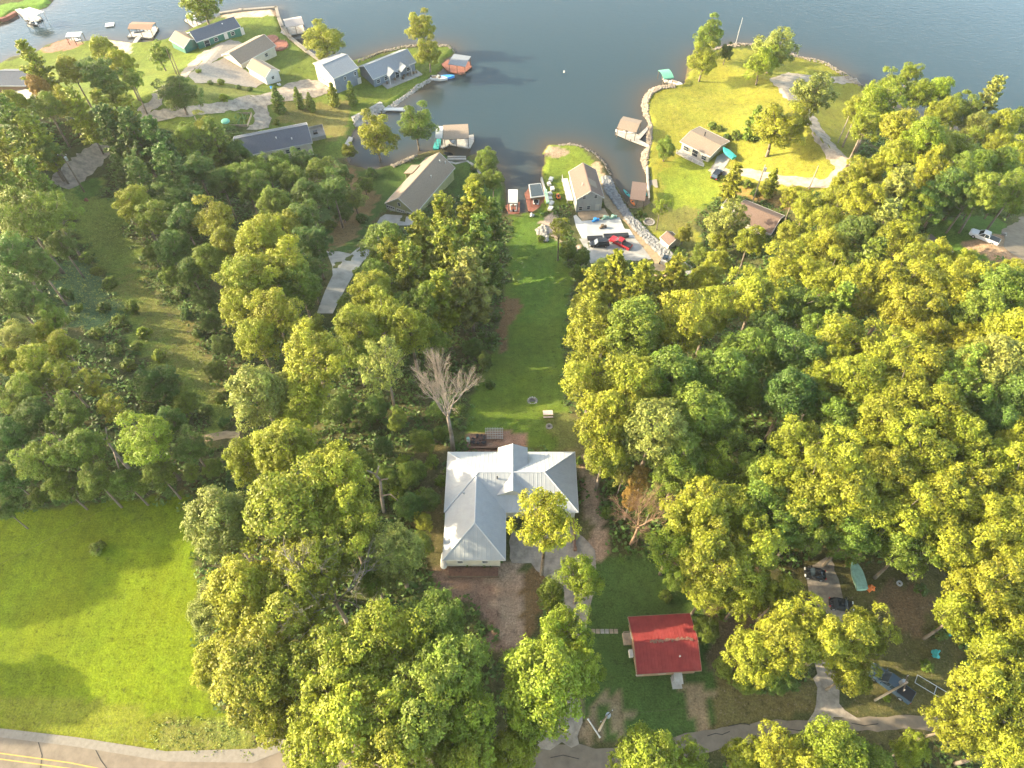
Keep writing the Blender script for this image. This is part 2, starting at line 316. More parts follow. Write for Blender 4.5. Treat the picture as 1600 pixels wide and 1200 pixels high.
# faint mowing lines
wv=N.new('ShaderNodeTexWave'); wv.inputs['Scale'].default_value=.18; wv.inputs['Distortion'].default_value=2.5; wv.inputs['Detail'].default_value=2; L.new(tc.outputs['Object'],wv.inputs['Vector'])
wr=N.new('ShaderNodeMapRange'); wr.inputs[3].default_value=.97; wr.inputs[4].default_value=1.03; L.new(wv.outputs['Fac'],wr.inputs[0])
sc3=N.new('ShaderNodeVectorMath'); sc3.operation='SCALE'; L.new(sc2.outputs[0],sc3.inputs[0]); L.new(wr.outputs[0],sc3.inputs['Scale']); L.new(sc3.outputs[0],b.inputs['Base Color'])
b.inputs['Roughness'].default_value=.95; b.inputs['Specular IOR Level'].default_value=.1
bp=N.new('ShaderNodeBump'); bp.inputs['Strength'].default_value=.9; bp.inputs['Distance'].default_value=.18; L.new(nz_(2.2,6,.75).outputs['Fac'],bp.inputs['Height']); L.new(bp.outputs[0],b.inputs['Normal'])
me.materials.append(m); go=bpy.data.objects.new('ground',me); COL.objects.link(go); go['kind']='structure'
# ------------------------------------------------------------ water
wx=np.concatenate([[-1400,-600,-300],np.arange(-200,200.1,2.),[300,600,1400]]); wy=np.concatenate([np.arange(130,330.1,2.),[360,420,520,700,1100,2200]])
WX,WY=np.meshgrid(wx,wy)
def sdw(p):
    d=segd(WX,WY,p); return np.where(inpoly(WX,WY,p),0,d)
sh=np.minimum(sdw(main_poly),sdw(isl)).ravel()
me=bpy.data.meshes.new('lake'); n=WX.size; idx=np.arange(n).reshape(WX.shape)
q=np.stack([idx[:-1,:-1],idx[:-1,1:],idx[1:,1:],idx[1:,:-1]],-1).reshape(-1,4)
me.vertices.add(n); me.vertices.foreach_set('co',np.stack([WX.ravel(),WY.ravel(),np.full(n,WL)],1).astype(np.float32).ravel())
me.loops.add(q.size); me.loops.foreach_set('vertex_index',q.ravel().astype(np.int32)); me.polygons.add(len(q)); me.polygons.foreach_set('loop_start',np.arange(0,q.size,4,dtype=np.int32)); me.update(calc_edges=True)
shal=np.exp(-sh/4.0); deep=np.array([.022,.041,.049]); sc=np.array([.06,.045,.028]); wc=deep*(1-shal[:,None])+sc*shal[:,None]
ca=me.color_attributes.new('depth_tint','FLOAT_COLOR','POINT'); ca.data.foreach_set('color',np.concatenate([wc,np.ones((n,1))],1).astype(np.float32).ravel())
m,N,L,b=nodes('lake water'); at=N.new('ShaderNodeAttribute'); at.attribute_name='depth_tint'; L.new(at.outputs['Color'],b.inputs['Base Color'])
b.inputs['Roughness'].default_value=.08; b.inputs['IOR'].default_value=1.33; b.inputs['Specular IOR Level'].default_value=.5
tc=N.new('ShaderNodeTexCoord'); mp=N.new('ShaderNodeMapping'); mp.inputs['Scale'].default_value=(.55,1.1,1); mp.inputs['Rotation'].default_value=(0,0,.35); L.new(tc.outputs['Object'],mp.inputs[0])
n1=N.new('ShaderNodeTexNoise'); n1.inputs['Scale'].default_value=.9; n1.inputs['Detail'].default_value=6; n1.inputs['Roughness'].default_value=.6; L.new(mp.outputs[0],n1.inputs['Vector'])
bp=N.new('ShaderNodeBump'); bp.inputs['Strength'].default_value=.4; bp.inputs['Distance'].default_value=.10; L.new(n1.outputs['Fac'],bp.inputs['Height']); L.new(bp.outputs[0],b.inputs['Normal'])
me.materials.append(m); lo=bpy.data.objects.new('lake',me); COL.objects.link(lo); lo['kind']='structure'
# ------------------------------------------------------------ draped sheets (roads, drives, pads)
def drape(name,poly,m,off=.05,step=2.0,th=0.0,kind='structure',label=None,cat=None,world=False,rough=0.0):
    rgh=rough or (.5 if any(k in name for k in('gravel','dirt','sand','lane')) else (.18 if name=='road' else 0)); rr_=random.Random(len(poly)*7+1)
    if rgh: step=min(step,1.1)
    pts=[Vector((p[0],p[1])) for p in poly] if world else [G(x,y).xy for x,y in poly]
    A=np.array([tuple(p) for p in pts]); n=len(pts); out=[]
    FOREST[inpoly(hx,hy,A)|(segd(hx,hy,A)<1.6)]=False
    for i in range(n):                                     # split long edges
        a=pts[i]; b_=pts[(i+1)%n]; k=max(1,int((b_-a).length/step))
        for t in range(k): out.append(a.lerp(b_,t/k)+(Vector((rr_.uniform(-rgh,rgh),rr_.uniform(-rgh,rgh))) if t and rgh else Vector((0,0))))
    ne=len(out)
    xs=np.arange(A[:,0].min()+step/2,A[:,0].max(),step); ys=np.arange(A[:,1].min()+step/2,A[:,1].max(),step)
    XX,YY=np.meshgrid(xs,ys); XX=XX.ravel(); YY=YY.ravel()
    if len(XX):
        k=inpoly(XX,YY,A)&(segd(XX,YY,A)>step*.3)
        out+= [Vector((x,y)) for x,y in zip(XX[k],YY[k])]
    r=delaunay_2d_cdt(out,[(i,(i+1)%ne) for i in range(ne)],[list(range(ne))],1,1e-4)
    mb=MB(); mb.v=[(p.x,p.y,max(HT(p.x,p.y),WL)+off) for p in r[0]]; mb.f=[tuple(f) for f in r[2]]
    if th: 
        nn=len(mb.v); base_=list(mb.v)
        mb.v+=[(x,y,z-th) for x,y,z in base_]
        mb.f+=[(i,(i+1)%ne,nn+(i+1)%ne,nn+i) for i in range(ne)]
    o=mb.build(name,m,recalc=True)
    if sum(p.normal.z for p in o.data.polygons)<0: o.data.flip_normals()
    if kind: o['kind']=kind
    if label: tag(o,label,cat)
    return o
def strip(c,wd):
    """polygon of constant world width along pixel centre line"""
    p=[G(x,y).xy for x,y in c]; Lf=[];Rt=[]
    for i in range(len(p)):
        d=(p[min(i+1,len(p)-1)]-p[max(i-1,0)]).normalized(); nrm=Vector((-d.y,d.x)); ww=wd[i] if isinstance(wd,(list,tuple)) else wd
        Lf.append(p[i]+nrm*ww/2); Rt.append(p[i]-nrm*ww/2)
    return Rt+Lf[::-1]
drape('road',[(-300,1090),(0,1146),(120,1160),(260,1183),(395,1187),(470,1152),(640,1160),(840,1168),(905,1162),(930,1170),(1000,1164),(1100,1141),(1200,1126),(1300,1122),(1430,1118),(1550,1110),(1700,1100),(1700,1145),(1560,1150),(1440,1140),(1300,1143),(1200,1152),(1100,1178),(1000,1200),(900,1215),(780,1400),(-300,1400)],'asph',.05)
drape('road_shoulder',[(-300,1082),(0,1138),(120,1152),(260,1174),(330,1172),(400,1170),(430,1145),(470,1146),(475,1160),(395,1192),(260,1190),(120,1167),(0,1152),(-300,1098)],mat('pale concrete kerb',(.18,.16,.13),.95,var=.15),.08)
for k,dy in enumerate((0,9)): drape('road_marking',strip([(-200,1148+dy),(0,1177+dy),(110,1192+dy),(220,1214+dy)],.13),'yellow',.085,world=True)
drape('gravel_drive',[(800,830),(850,835),(890,820),(905,835),(930,860),(925,900),(918,960),(917,1020),(905,1100),(905,1163),(840,1169),(858,1120),(880,1050),(885,980),(880,930),(850,900),(830,880),(800,880)],'gravel',.06)
drape('gravel_drive',[(1262,885),(1295,868),(1310,905),(1318,940),(1325,1000),(1300,1040),(1320,1110),(1345,1126),(1262,1127),(1275,1100),(1270,1060),(1285,1010),(1280,950),(1262,915)],'gravel',.06)
drape('concrete_drive',[(510,393),(530,393),(548,397),(568,380),(585,355),(594,340),(602,335),(650,343),(650,352),(605,355),(590,385),(566,410),(552,430),(535,460),(520,490),(495,490),(508,455),(520,430),(519,415)],'conc',.07)
drape('lane',strip([(92,290),(108,277),(126,262),(150,240),(185,215),(215,190),(260,178),(330,170),(385,160),(410,160)],[4,5,5.5,5,4.5,4,4,4,5,7]),'gravel',.07,world=True)
drape('gravel_yard',[(380,160),(405,150),(450,130),(475,125),(500,125),(520,145),(480,155),(440,158),(418,165),(425,185),(420,200),(380,205),(398,190),(395,170)],'gravel',.09)
drape('lane',strip([(222,178),(245,160),(285,120),(305,98),(330,78)],[3,3,3,4,5]),'gravel',.08,world=True)
drape('gravel_yard',[(295,120),(330,75),(360,62),(380,68),(345,90),(330,100),(350,90),(385,110),(415,130),(400,138),(350,130),(305,130)],mat('pale gravel',(.24,.205,.165),.95,var=.2,scale=1.5,bump=.3),.1)
drape('lane',strip([(1325,262),(1305,240),(1285,215),(1262,180),(1238,150),(1225,128),(1240,120),(1290,125),(1342,128)],[5,4.5,4.5,4.5,6,9,6,4,4.5]),'gravel',.07,world=True)
drape('lane',strip([(1110,262),(1130,268),(1170,270),(1220,282),(1290,287),(1330,262)],[3,3,3.5,3.5,3.5,4]),'gravel',.06,world=True)
drape('concrete_drive',[(1120,245),(1136,236),(1140,250),(1126,272),(1110,272)],'conc',.1)
drape('lane',strip([(1440,370),(1458,385),(1475,400),(1500,430)],[4,4,4,4]),'asphd',.07,world=True)
drape('lane',strip([(1620,345),(1592,370),(1598,395),(1640,420)],[6,7,7,6]),'asph',.09,world=True)
drape('concrete_pad',[(909,346),(968,340),(976,358),(984,359),(992,372),(909,373),(900,355),(896,338),(900,336)],'wconc',.14)
drape('parking_pad',[(905,373.5),(992,372.5),(1003,385),(1018,405),(1000,408),(975,407),(955,408),(940,410),(922,412),(918,395)],'conc',.10)
drape('sand_yard',[(902,330),(945,326),(952,339),(910,345),(904,338)],mat('sand',(.28,.21,.135),.95,var=.2,scale=1,bump=.2),.06)
drape('dirt_strip',[(942,283),(948,302),(962,314),(986,350),(1024,388),(1050,420),(1046,440),(1020,440),(1020,405),(1000,385),(984,357),(967,340),(948,325),(943,312),(935,290)],mat('sandy soil',(.26,.19,.11),.95,var=.25,scale=.8,bump=.3),.05)
drape('dirt_path',strip([(300,688),(330,683),(375,678)],2.2),mat('sandy soil',(.26,.19,.11)),.08,world=True)

for pts in ([(1105,1150),(1118,1146),(1128,1148),(1140,1143)],[(1138,1135),(1160,1130),(1172,1133)],[(860,1184),(880,1180),(905,1186)],[(1330,1130),(1350,1134),(1372,1131)],[(150,1172),(158,1188),(170,1204)],[(60,1158),(66,1180),(64,1200)],[(1230,1139),(1250,1142),(1262,1137)]):
    drape('road_crack',strip(pts,.09),mat('tar crack',(.03,.028,.026),.9),.075,step=.8,world=True)
# ------------------------------------------------------------ buildings
def frame_(A,B,z):
    a=P(*A,z); b=P(*B,z); d=(b-a); d.z=0; return a,b,math.atan2(d.y,d.x),d.length
def window(t,face,u,z,w,h,hl,hw,fm='white',door=False,dm=None,u0=0):
    """face x+,x-,y+,y-; u along the wall, z sill height"""
    pr,fr=MB(),MB(); e=.03
    def put(mb,u,z,w,h,o,th):
        if face=='y-': mb.box((u,-hw-o,z+h/2),(w,th,h))
        elif face=='y+': mb.box((u,hw+o,z+h/2),(w,th,h))
        elif face=='x-': mb.box((-hl-o,u,z+h/2),(th,w,h))
        else: mb.box((hl+o,u,z+h/2),(th,w,h))
    put(pr,u,z,w,h,.02,.06)
    f=.11
    for du,dz,ww,hh in((-w/2-f/2,0,f,h),(w/2+f/2,0,f,h)): put(fr,u+du,z+dz,ww,hh,.035,.10)
    put(fr,u,z-f,w+2*f,f,.035,.10); put(fr,u,z+h,w+2*f,f,.035,.10)
    if not door: put(fr,u,z+h/2-.03,w,.06,.06,.04)
    nm='window' if not door else ('garage_door' if w>2 else 'door')
    o=pr.build(nm,dm or ('glass' if not door else 'white'),t); fr.build('frame',fm,o)
    if door and w>2:
        g=MB()
        for k in range(4): put(g,u-w*.36+k*w*.24,z+h*.72,w*.16,h*.14,.06,.03)
        g.build('pane','glass',o)
    elif door:
        g=MB(); put(g,u+w*.36,z+1.0,.07,.12,.08,.06); g.build('handle','metal',o)
def gable(name,label,cat,A,B,W,wh,rise,wall,roof,base=None,ov=.4,wins=(),fascia='white',down=2.0,th=.16,group=None,ridge_off=0.0,open_=False):
    """A->B eave line nearest the camera (pixels), W metres (or pixel of the opposite eave) to the left of it"""
    if base is None:
        g=G((A[0]+B[0])/2,(A[1]+B[1])/2+6); base=g.z
    a,b,rz,L_=frame_(A,B,base+wh); n=Vector((-math.sin(rz),math.cos(rz),0))
    if not isinstance(W,(int,float)): W=(P(*W,base+wh)-a).dot(n)
    if W<0: rz+=math.pi; W=-W; n=-n
    ctr=(a+b)/2+ (n*(W/2) if True else n)
    t=thing(name,label,cat,(ctr.x,ctr.y,base),rz,group); hl,hw=L_/2-ov,W/2-ov; ro=ridge_off
    hr=wh+rise; sl=rise/(W/2)
    if wall:
        wz=wh+sl*ov*.0; mb=MB(); top=lambda y: wh+rise*(1-abs(y-0)/(W/2))-.06
        mb.prism([(-hw,-down),(hw,-down),(hw,top(hw)),(0,top(0)),(-hw,top(hw))],-hl,hl,'x'); mb.build('wall',wall,t)
    mb=MB(); hL=L_/2
    for s in(-1,1):
        p=[(-hL,s*W/2,wh),(hL,s*W/2,wh),(hL,0,hr),(-hL,0,hr)]
        mb.slab(p if s<0 else p[::-1],th)
    r_=mb.build('roof',roof,t)
    f=MB()
    for s in(-1,1):
        f.box((0,s*(W/2+.03),wh-th/2-.02),(L_+.1,.06,th+.12))
        for e in(-1,1):
            f.slab([(e*(hL+.0),s*W/2,wh+.03),(e*(hL+.08),s*W/2,wh+.03),(e*(hL+.08),0,hr+.03),(e*hL,0,hr+.03)][::(1 if s*e<0 else -1)],th+.12)
    f.build('fascia',fascia,r_)
    rc=MB(); rc.box((0,0,hr+.02),(L_,.3,.06)); rc.build('ridge_cap',roof,r_)
    for w_ in wins: window(t,w_[0],w_[1],w_[2],w_[3],w_[4],hl,hw,door=len(w_)>5,dm=w_[6] if len(w_)>6 else None)
    t['_']=0; del t['_']
    return t,hl,hw,hr,r_
def vent(r_,x,y,z,h=.5,rr=.12,m='metal'): 
    mb=MB(); mb.tube((x,y,z-.3),(x,y,z+h),rr,rr,8); mb.tube((x,y,z+h),(x,y,z+h+.1),rr*1.6,rr*1.3,8); return mb.build('vent_pipe',m,r_)
# --- white hip roofed house
Z0=0.0; t=thing('house','large house with white standing seam hip roof and a long front wing','house',(0,50,Z0)); ez=3.0
TLx,TRx,BY,TY=-10.1,9.9,46.9,57.2
def LQ(x,y,z): return (x,y-50,z)
w_=MB(); w_.box(((TLx+TRx)/2,2.05,.75),(TRx-TLx-.9,BY*0+9.4,4.2)); 
w_.box((-5.65,-6.4,.75),(7.9,7.9,4.2)); w_.build('wall','cream',t)
rx1,rx2,ry,rz_=-5.05,4.9,52.05,5.85
r1=MB(); r1.slab([LQ(TLx,BY,ez),LQ(TRx,BY,ez),LQ(rx2,ry,rz_),LQ(rx1,ry,rz_)],.15); r1.slab([LQ(TRx,TY,ez),LQ(TLx,TY,ez),LQ(rx1,ry,rz_),LQ(rx2,ry,rz_)],.15)
rf=r1.build('roof','wmetal',t)
r2=MB(); r2.slab([LQ(TLx,TY,ez),LQ(TLx,BY,ez),LQ(rx1,ry,rz_)],.15); r2.build('hip_end','wmetaly',rf); r2=MB(); r2.slab([LQ(TRx,BY,ez),LQ(TRx,TY,ez),LQ(rx2,ry,rz_)],.15); r2.build('hip_end','wmetaly',rf)
# wing: x -9.75..-1.15, y 39.3.. ridge x -5.45
wxl,wxr,wy0,wrx,wrz=-9.9,-.95,39.4,-5.35,5.62
g=MB(); g.slab([LQ(wxl,wy0,ez),LQ(wrx,43.9,wrz),LQ(wrx,51.5,wrz),LQ(wxl,47.0,ez)][::-1],.15); g.slab([LQ(wxr,wy0,ez),LQ(wxr,46.9,ez),LQ(wrx,51.5,wrz),LQ(wrx,43.9,wrz)],.15); g.build('wing_roof','wmetaly',rf)
g=MB(); g.slab([LQ(wxl,wy0,ez),LQ(wxr,wy0,ez),LQ(wrx,43.9,wrz)],.15); g.build('wing_hip','wmetal',rf)
# rear gable and front dormer
g=MB(); 
for s,y0,y1,yr,hw_ in((1,57.0,54.1,51.9,2.3),(-1,0,0,0,0)):
    if not hw_: continue
    cx=.12
    for q in(-1,1):
        p=[LQ(cx+q*hw_,y0,4.72),LQ(cx+q*hw_,y1-.1,4.72),LQ(cx,yr,rz_+.04),LQ(cx,y0,rz_+.04)]; g.slab(p if q>0 else p[::-1],.12)
g.build('rear_gable_roof','wmetaly',rf)
g=MB(); g.prism([(-2.1,ez-.5),(2.3,ez-.5),(2.3,4.55),(.12,rz_-.18),(-2.1,4.55)],5.2,6.85); g.build('rear_gable_wall','cream',t)
g=MB()
for q in(-1,1):
    p=[LQ(.12+q*2.45,48.95,4.24),LQ(.12,48.95,rz_+.03),LQ(.12,52.0,rz_+.03)]; g.slab(p if q>0 else p[::-1],.1)
g.build('front_dormer_roof','wmetaly',rf)
g=MB(); g.prism([(-2.1,ez+.7),(2.35,ez+.7),(2.35,4.15),(.12,rz_-.15),(-2.1,4.15)],-.95,-.85); g.build('dormer_wall','cream',t)
cp_=MB()
for a_,b_ in(((TLx,BY,ez),(rx1,ry,rz_)),((TLx,TY,ez),(rx1,ry,rz_)),((TRx,BY,ez),(rx2,ry,rz_)),((TRx,TY,ez),(rx2,ry,rz_)),((rx1,ry,rz_),(rx2,ry,rz_)),((wxl,wy0,ez),(wrx,43.9,wrz)),((wxr,wy0,ez),(wrx,43.9,wrz)),((wrx,43.9,wrz),(wrx,51.5,wrz)),((.12,57.0,rz_+.04),(.12,48.95,rz_+.04))): cp_.tube(LQ(*a_),LQ(*b_),.09,.09,6)
cp_.build('ridge_cap',mat('white trim metal',(.45,.46,.47),.4,var=.03),rf)
f=MB(); 
for x0,y0,x1,y1 in((TLx,BY,TRx,BY),(TLx,TY,TRx,TY),(TLx,BY,TLx,TY),(TRx,BY,TRx,TY),(wxl,wy0,wxr,wy0),(wxl,wy0,wxl,47),(wxr,wy0,wxr,47)):
    cx,cy=(x0+x1)/2,(y0+y1)/2; f.box(LQ(cx,cy,ez-.12),(abs(x1-x0)+.14,abs(y1-y0)+.14,.2))
f.build('gutter','white',rf)
vent(rf,-2.2,1.2,5.4,.5,.09,'black'); vent(rf,-7.2,-.9,4.6,.45,.09,'metal')
for x in(-7.5,-3.9):
    g=MB(); g.box((x,-10.37,1.75),(.75,.08,.75)); o=g.build('window','glass',t); g=MB()
    for dx,dz,a_,b_ in((0,.42,.95,.09),(0,-.42,.95,.09),(.42,0,.09,.75),(-.42,0,.09,.75),(0,0,.75,.05)): g.box((x+dx,-10.43,1.75+dz),(a_,.06,b_))
    g.build('frame','white',o)
for x in(.3,3.2,6.2,9.4): g=MB(); g.tube((x,-2.85,-.2),(x,-2.85,2.9),.09,.09,8); g.build('porch_post','white',t)
g=MB(); g.box((-5.6,-11.4,.12),(7.2,1.5,.1)); g.build('deck_floor',mat('dark timber',(.13,.07,.05),.9,var=.4,scale=3),t); g=MB(); g.box((-5.6,-12.1,.55),(7.4,.08,.08)); g.box((-5.6,-12.1,.3),(7.4,.06,.06))
for k in range(6): g.box((-9.2+k*1.44,-12.1,.3),(.1,.1,.9))
g.build('front_railing','post',t)
# --- propane tank, ac etc.
def lathe_tank(label,px,py,L_,r_,rz,m='white'):
    p=G(px,py); t=thing('propane_tank',label,'tank',(p.x,p.y,p.z),rz); mb=MB(); n=12; prof=[(-L_/2,0.02),(-L_/2+.08,r_*.55),(-L_/2+.3,r_*.92),(-L_/2+.5,r_),(L_/2-.5,r_),(L_/2-.3,r_*.92),(L_/2-.08,r_*.55),(L_/2,.02)]
    mb.loft([[(x,q*math.cos(2*math.pi*k/n),.35+r_+q*math.sin(2*math.pi*k/n)) for k in range(n)] for x,q in prof]); mb.build('tank_shell',m,t,True)
    d=MB(); d.tube((0,0,.3+2*r_),(0,0,.6+2*r_),.2,.17,10); d.build('valve_dome',m,t,True); 
    for x in(-L_*.3,L_*.3): l=MB(); l.box((x,0,.2),(.12,r_*1.4,.5)); l.build('leg','metal',t)
    return t
lathe_tank('white cylindrical propane tank beside the front wing of the white roofed house',694.5,879,2.6,.5,R_(90))
# --- brick retaining wall and pallets behind the house
def crate_stack(label,px,py,sx,sy,rz,m='greywood'):
    p=G(px,py); t=thing('pallet_rack',label,'pallets',p,rz); mb=MB()
    for k in range(11): mb.box((-sx/2+sx*(k+.5)/11,0,.62),(.07,sy,.06))
    for k in range(5): mb.box((0,-sy/2+sy*(k+.5)/5,.56),(sx,.08,.06))
    mb.build('slats',m,t); 
    for x in(-sx/2+.1,0,sx/2-.1):
        for y in(-sy/2+.1,sy/2-.1): g=MB(); g.box((x,y,.25),(.12,.12,.55)); g.build('leg','post',t)
crate_stack('grey slatted pallet rack on the dirt behind the white roofed house',772,680,3.1,2.3,0)
t=thing('garden_bed','brown timber framed bed full of dark clutter behind the house','garden bed',G(748,689)); g=MB(); g.box((0,0,.2),(2.6,2.2,.5)); g.build('bed_box',mat('dark timber',(.13,.07,.05),.9,var=.4,scale=3),t); g=MB()
rn=random.Random(4)
for k in range(16): g.box((rn.uniform(-1.1,1.1),rn.uniform(-.9,.9),.55),(rn.uniform(.15,.5),rn.uniform(.15,.5),rn.uniform(.1,.4)),rn.uniform(0,3))
g.build('clutter','black',t)
t=thing('water_tank','small white and green upright drum at the corner of the dirt terrace','drum',G(732,692)); g=MB(); g.tube((0,0,0),(0,0,1.0),.32,.3,12); g.tube((0,0,1.0),(0,0,1.3),.2,.2,10); g.build('drum_body','white',t,True); g=MB(); g.tube((0,0,1.3),(0,0,1.5),.3,.28,10); g.build('lid','palegreen',t)
t=thing('retaining_wall','low dark brick retaining wall along the back of the white roofed house','wall',G(775,701)); g=MB(); g.box((0,0,.15),(9.5,.3,.7)); g.box((-4.7,.9,.15),(.3,1.5,.7)); g.build('brickwork',mat('brown brick',(.16,.09,.06),.95,var=.3,scale=6),t)
t=thing('low_wall','long low brick wall beside the gravel forecourt of the white roofed house','wall',G(897,835)); g=MB(); g.box((0,0,.2),(.3,4.8,.8)); g.box((0,-2.5,.3),(.45,.45,1.0)); g.build('brickwork',mat('brown brick',(.16,.09,.06)),t)
# --- picnic bench, fire pits
p=G(856,649); t=thing('picnic_bench','pale wooden picnic bench standing on the centre lawn','bench',p,R_(3)); g=MB(); g.box((0,0,.74),(1.7,.75,.06)); g.build('tabletop',mat('pale pink wood',(.50,.38,.33),.8,var=.15),t)
for s in(-1,1): g=MB(); g.box((0,s*.62,.44),(1.7,.28,.05)); g.build('seat',mat('pale pink wood',(.5,.38,.33)),t)
for s in(-1,1): g=MB(); g.box((s*.6,0,.36),(.08,1.3,.08)); g.box((s*.6,-.3,.36),(.08,.08,.74)); g.box((s*.6,.3,.36),(.08,.08,.74)); g.build('leg','post',t)
def ring(label,px,py,r_,n=12):
    p=G(px,py); t=thing('fire_pit',label,'fire pit',p); g=MB(); rn=random.Random(px)
    for k in range(n):
        a=k*2*math.pi/n; g.box((r_*math.cos(a),r_*math.sin(a),.1),(.35,.28,.26),a+rn.uniform(-.3,.3))
    g.build('stone_ring','stone',t); g=MB(); g.tube((0,0,-.1),(0,0,.04),r_*.85,r_*.85,12); g.build('ash_bed',mat('ash',(.12,.11,.10),.95,var=.4),t)
ring('round stone fire pit in the middle of the centre lawn',832,627,.75); ring('small fire ring of stones just behind the white roofed house',858,667,.4)
ring('round brick fire circle beneath the sparse tree near the tan shed',1014,347,1.3,18)
# --- red roofed cabin
t,hl,hw,hr,rf=gable('cabin','small brown cabin with a red ribbed metal roof on the shaded lawn','cabin',(995.5,1053.7),(1096,1047.5),(980.5,964),2.7,1.25,'brownsid','redmetal',base=0,ov=.35,fascia='brownsid',wins=[('y-',-3.6,1.0,.8,.9),('y-',-.6,1.0,.8,.9),('x-',1.8,1.0,.8,.9),('x-',-2.0,1.0,.8,.9)])
g=MB(); rn=random.Random(3)
for k in range(26): g.box((-2+k*.22,rn.uniform(-.12,.12),hr+.05),(.25,rn.uniform(.12,.45),.05),rn.uniform(-.4,.4))
g.build('leaf_litter','ridgecap',rf); vent(rf,1.6,-2.0,3.2,.35,.08,'white')
g=MB(); g.box((hl-2.6,-hw-.55,.35),(.95,.75,.75)); g.build('air_conditioner','metal',t)
g=MB(); g.box((hl-2.6,-hw-.9,1.7),(1.1,1.5,.06),0,('X',.2)); g.build('awning','greywood',t); g=MB(); g.box((hl-2.6,-hw-1.1,.05),(1.3,1.5,.12)); g.build('back_stoop','greywood',t)
g=MB(); g.box((-hl-.55,hw-1.9,.35),(1.1,1.5,.7)); 
for q in((-hl-1.0,hw-1.2),(-hl-1.0,hw-2.6)): g.box((q[0],q[1],.9),(.09,.09,1.0))
g.box((-hl-.55,hw-1.2,1.35),(1.0,.08,.08)); g.build('entry_deck','wood',t)
g=MB(); g.box((-hl-.35,-.5,.45),(.5,.9,.8)); g.build('utility_box','white',t)
for k in range(6):
    p=G(927+k*7.1,986.5); tt=thing('stepping_stone',None,'stepping stone',p,R_(random.uniform(-4,4)),'stepping stones to the cabin deck'); g=MB(); g.box((0,0,.0),(.52,.62,.12)); g.build('slab','stone' if k in(2,3) else 'wood',tt)
    tt['label']=['stepping slab at the gravel drive end of the path to the cabin','second stepping slab from the gravel drive toward the cabin','third stepping slab from the gravel drive, pale coloured','fourth stepping slab from the gravel drive, pale coloured','fifth stepping slab from the gravel drive toward the cabin','stepping slab right beside the cabin entry deck'][k]
# --- other houses
gable('garage_house','long tan roofed house with sage walls and three white garage doors','house',(649,334),(711,262),(592,327.5),2.9,3.3,'sage','tanroof',ov=.35,
  wins=[('x-',3.2,.1,2.5,2.2,True),('x-',.1,.1,2.5,2.2,True),('x-',-3.0,.1,2.5,2.2,True),('x-',.3,3.4,.7,.9)])
o=bpy.data.objects['garage_house']; r_=[c for c in o.children if c.name.startswith('roof')][0] if o.children else [c for c in bpy.data.objects if c.parent==o and c.name.startswith('roof')][0]
for x,y in((9,-2.5),(2,-2.2),(8,-1.4)): vent(r_,x,y,2.9+3.3*(1+y/5.5),.4,.12,'white')
g=MB(); g.slab([(2.5,6.8,2.6),(6.5,6.8,2.6),(6.5,4.0,3.6),(2.5,4.0,3.6)][::-1],.15); g.build('side_porch_roof','tanroof',o)
g=MB(); g.box((4.5,6.4,.2),(3.4,.12,4.6)); g.build('side_porch_wall','sage',o)
t,hl,hw,hr,rf=gable('lake_house','two storey grey lake house with brown gable roof on the small point','house',(944,309),(931,265),(900,312),4.4,2.5,'greysid','brownroof',ov=.3,
  wins=[('x-',2.2,.7,.8,1.1),('x-',.1,.9,.8,1.0),('x-',-2.2,.1,.85,2.0,True),('x-',1.5,4.3,.7,.9),('x-',-1.5,4.3,.7,.9)])
g=MB(); g.slab([(-hl*.55,-hw-.5,4.2),(-hl*.05,-hw-.5,4.2),(-hl*.05,0,hr+.1),(-hl*.55,0,hr+.1)],.15); g.build('shed_dormer_roof','tanroof',rf)
g=MB(); g.box((2,hw+1.1,1.6),(9,1.6,.2)); 
for k in range(6): g.box((-2.4+k*1.75,hw+1.85,1.9),(.1,.1,2.4))
g.box((2,hw+1.85,2.7),(9,.08,.1)); g.build('side_deck','white',t)
vent(rf,-2,1.5,hr-.8,.4,.1,'white')
t,hl,hw,hr,rf=gable('long_house','long charcoal roofed house with white trim at the cove head','house',(372,246),(488,223),10,3.0,2.4,'cream','darkroof',ov=.35,wins=[('y-',k,1,1,1.1) for k in(-5,-1,3,6)])
for x,y in((1,-2),(5,-3)): vent(rf,x,y,3.0+2.4*(1+y/5),.35,.14,'white')
g=MB(); g.box((hl+2.3,1.5,1.0),(4.4,5.5,.2)); 
for q in(-1,1): g.box((hl+2.3,1.5+q*2.7,1.6),(4.4,.08,.9))
g.box((hl+4.5,1.5,1.6),(.08,5.5,.9)); g.build('side_deck','conc',t); g=MB(); g.box((hl+2,2,1.4),(1.2,1,.6)); g.build('grill','black',t)
t,hl,hw,hr,rf=gable('two_storey_garage','tall two storey garage with slate roof and white garage front','garage',(521,123),(560,106),(484,101),5.6,1.9,'dgreysid','greyroof',ov=.35,
  wins=[('y-',3.2,3.6,.7,1.0),('y-',-.5,3.6,.7,.9),('y-',4.2,.1,1.0,2.1,True)])
g=MB(); g.prism([(-hw+.0,-1),(hw,-1),(hw,5.7),(0,7.3),(-hw,5.7)],-hl-.12,-hl-.02,'x'); o=g.build('front_wall','white',t)
for u in(-2,2): window(t,'x-',u,.1,2.8,2.5,hl+.12,hw,door=True)
t,hl,hw,hr,rf=gable('peninsula_house','long low slate roofed house joined beside the tall garage','house',(583,124),(650,97),9,2.9,2.3,'dgreysid','greyroof',ov=.35,wins=[('y-',k,.9,1.1,1.1) for k in(-6,-3.2,5)]+[('y-',1,.1,1.6,2.1)])
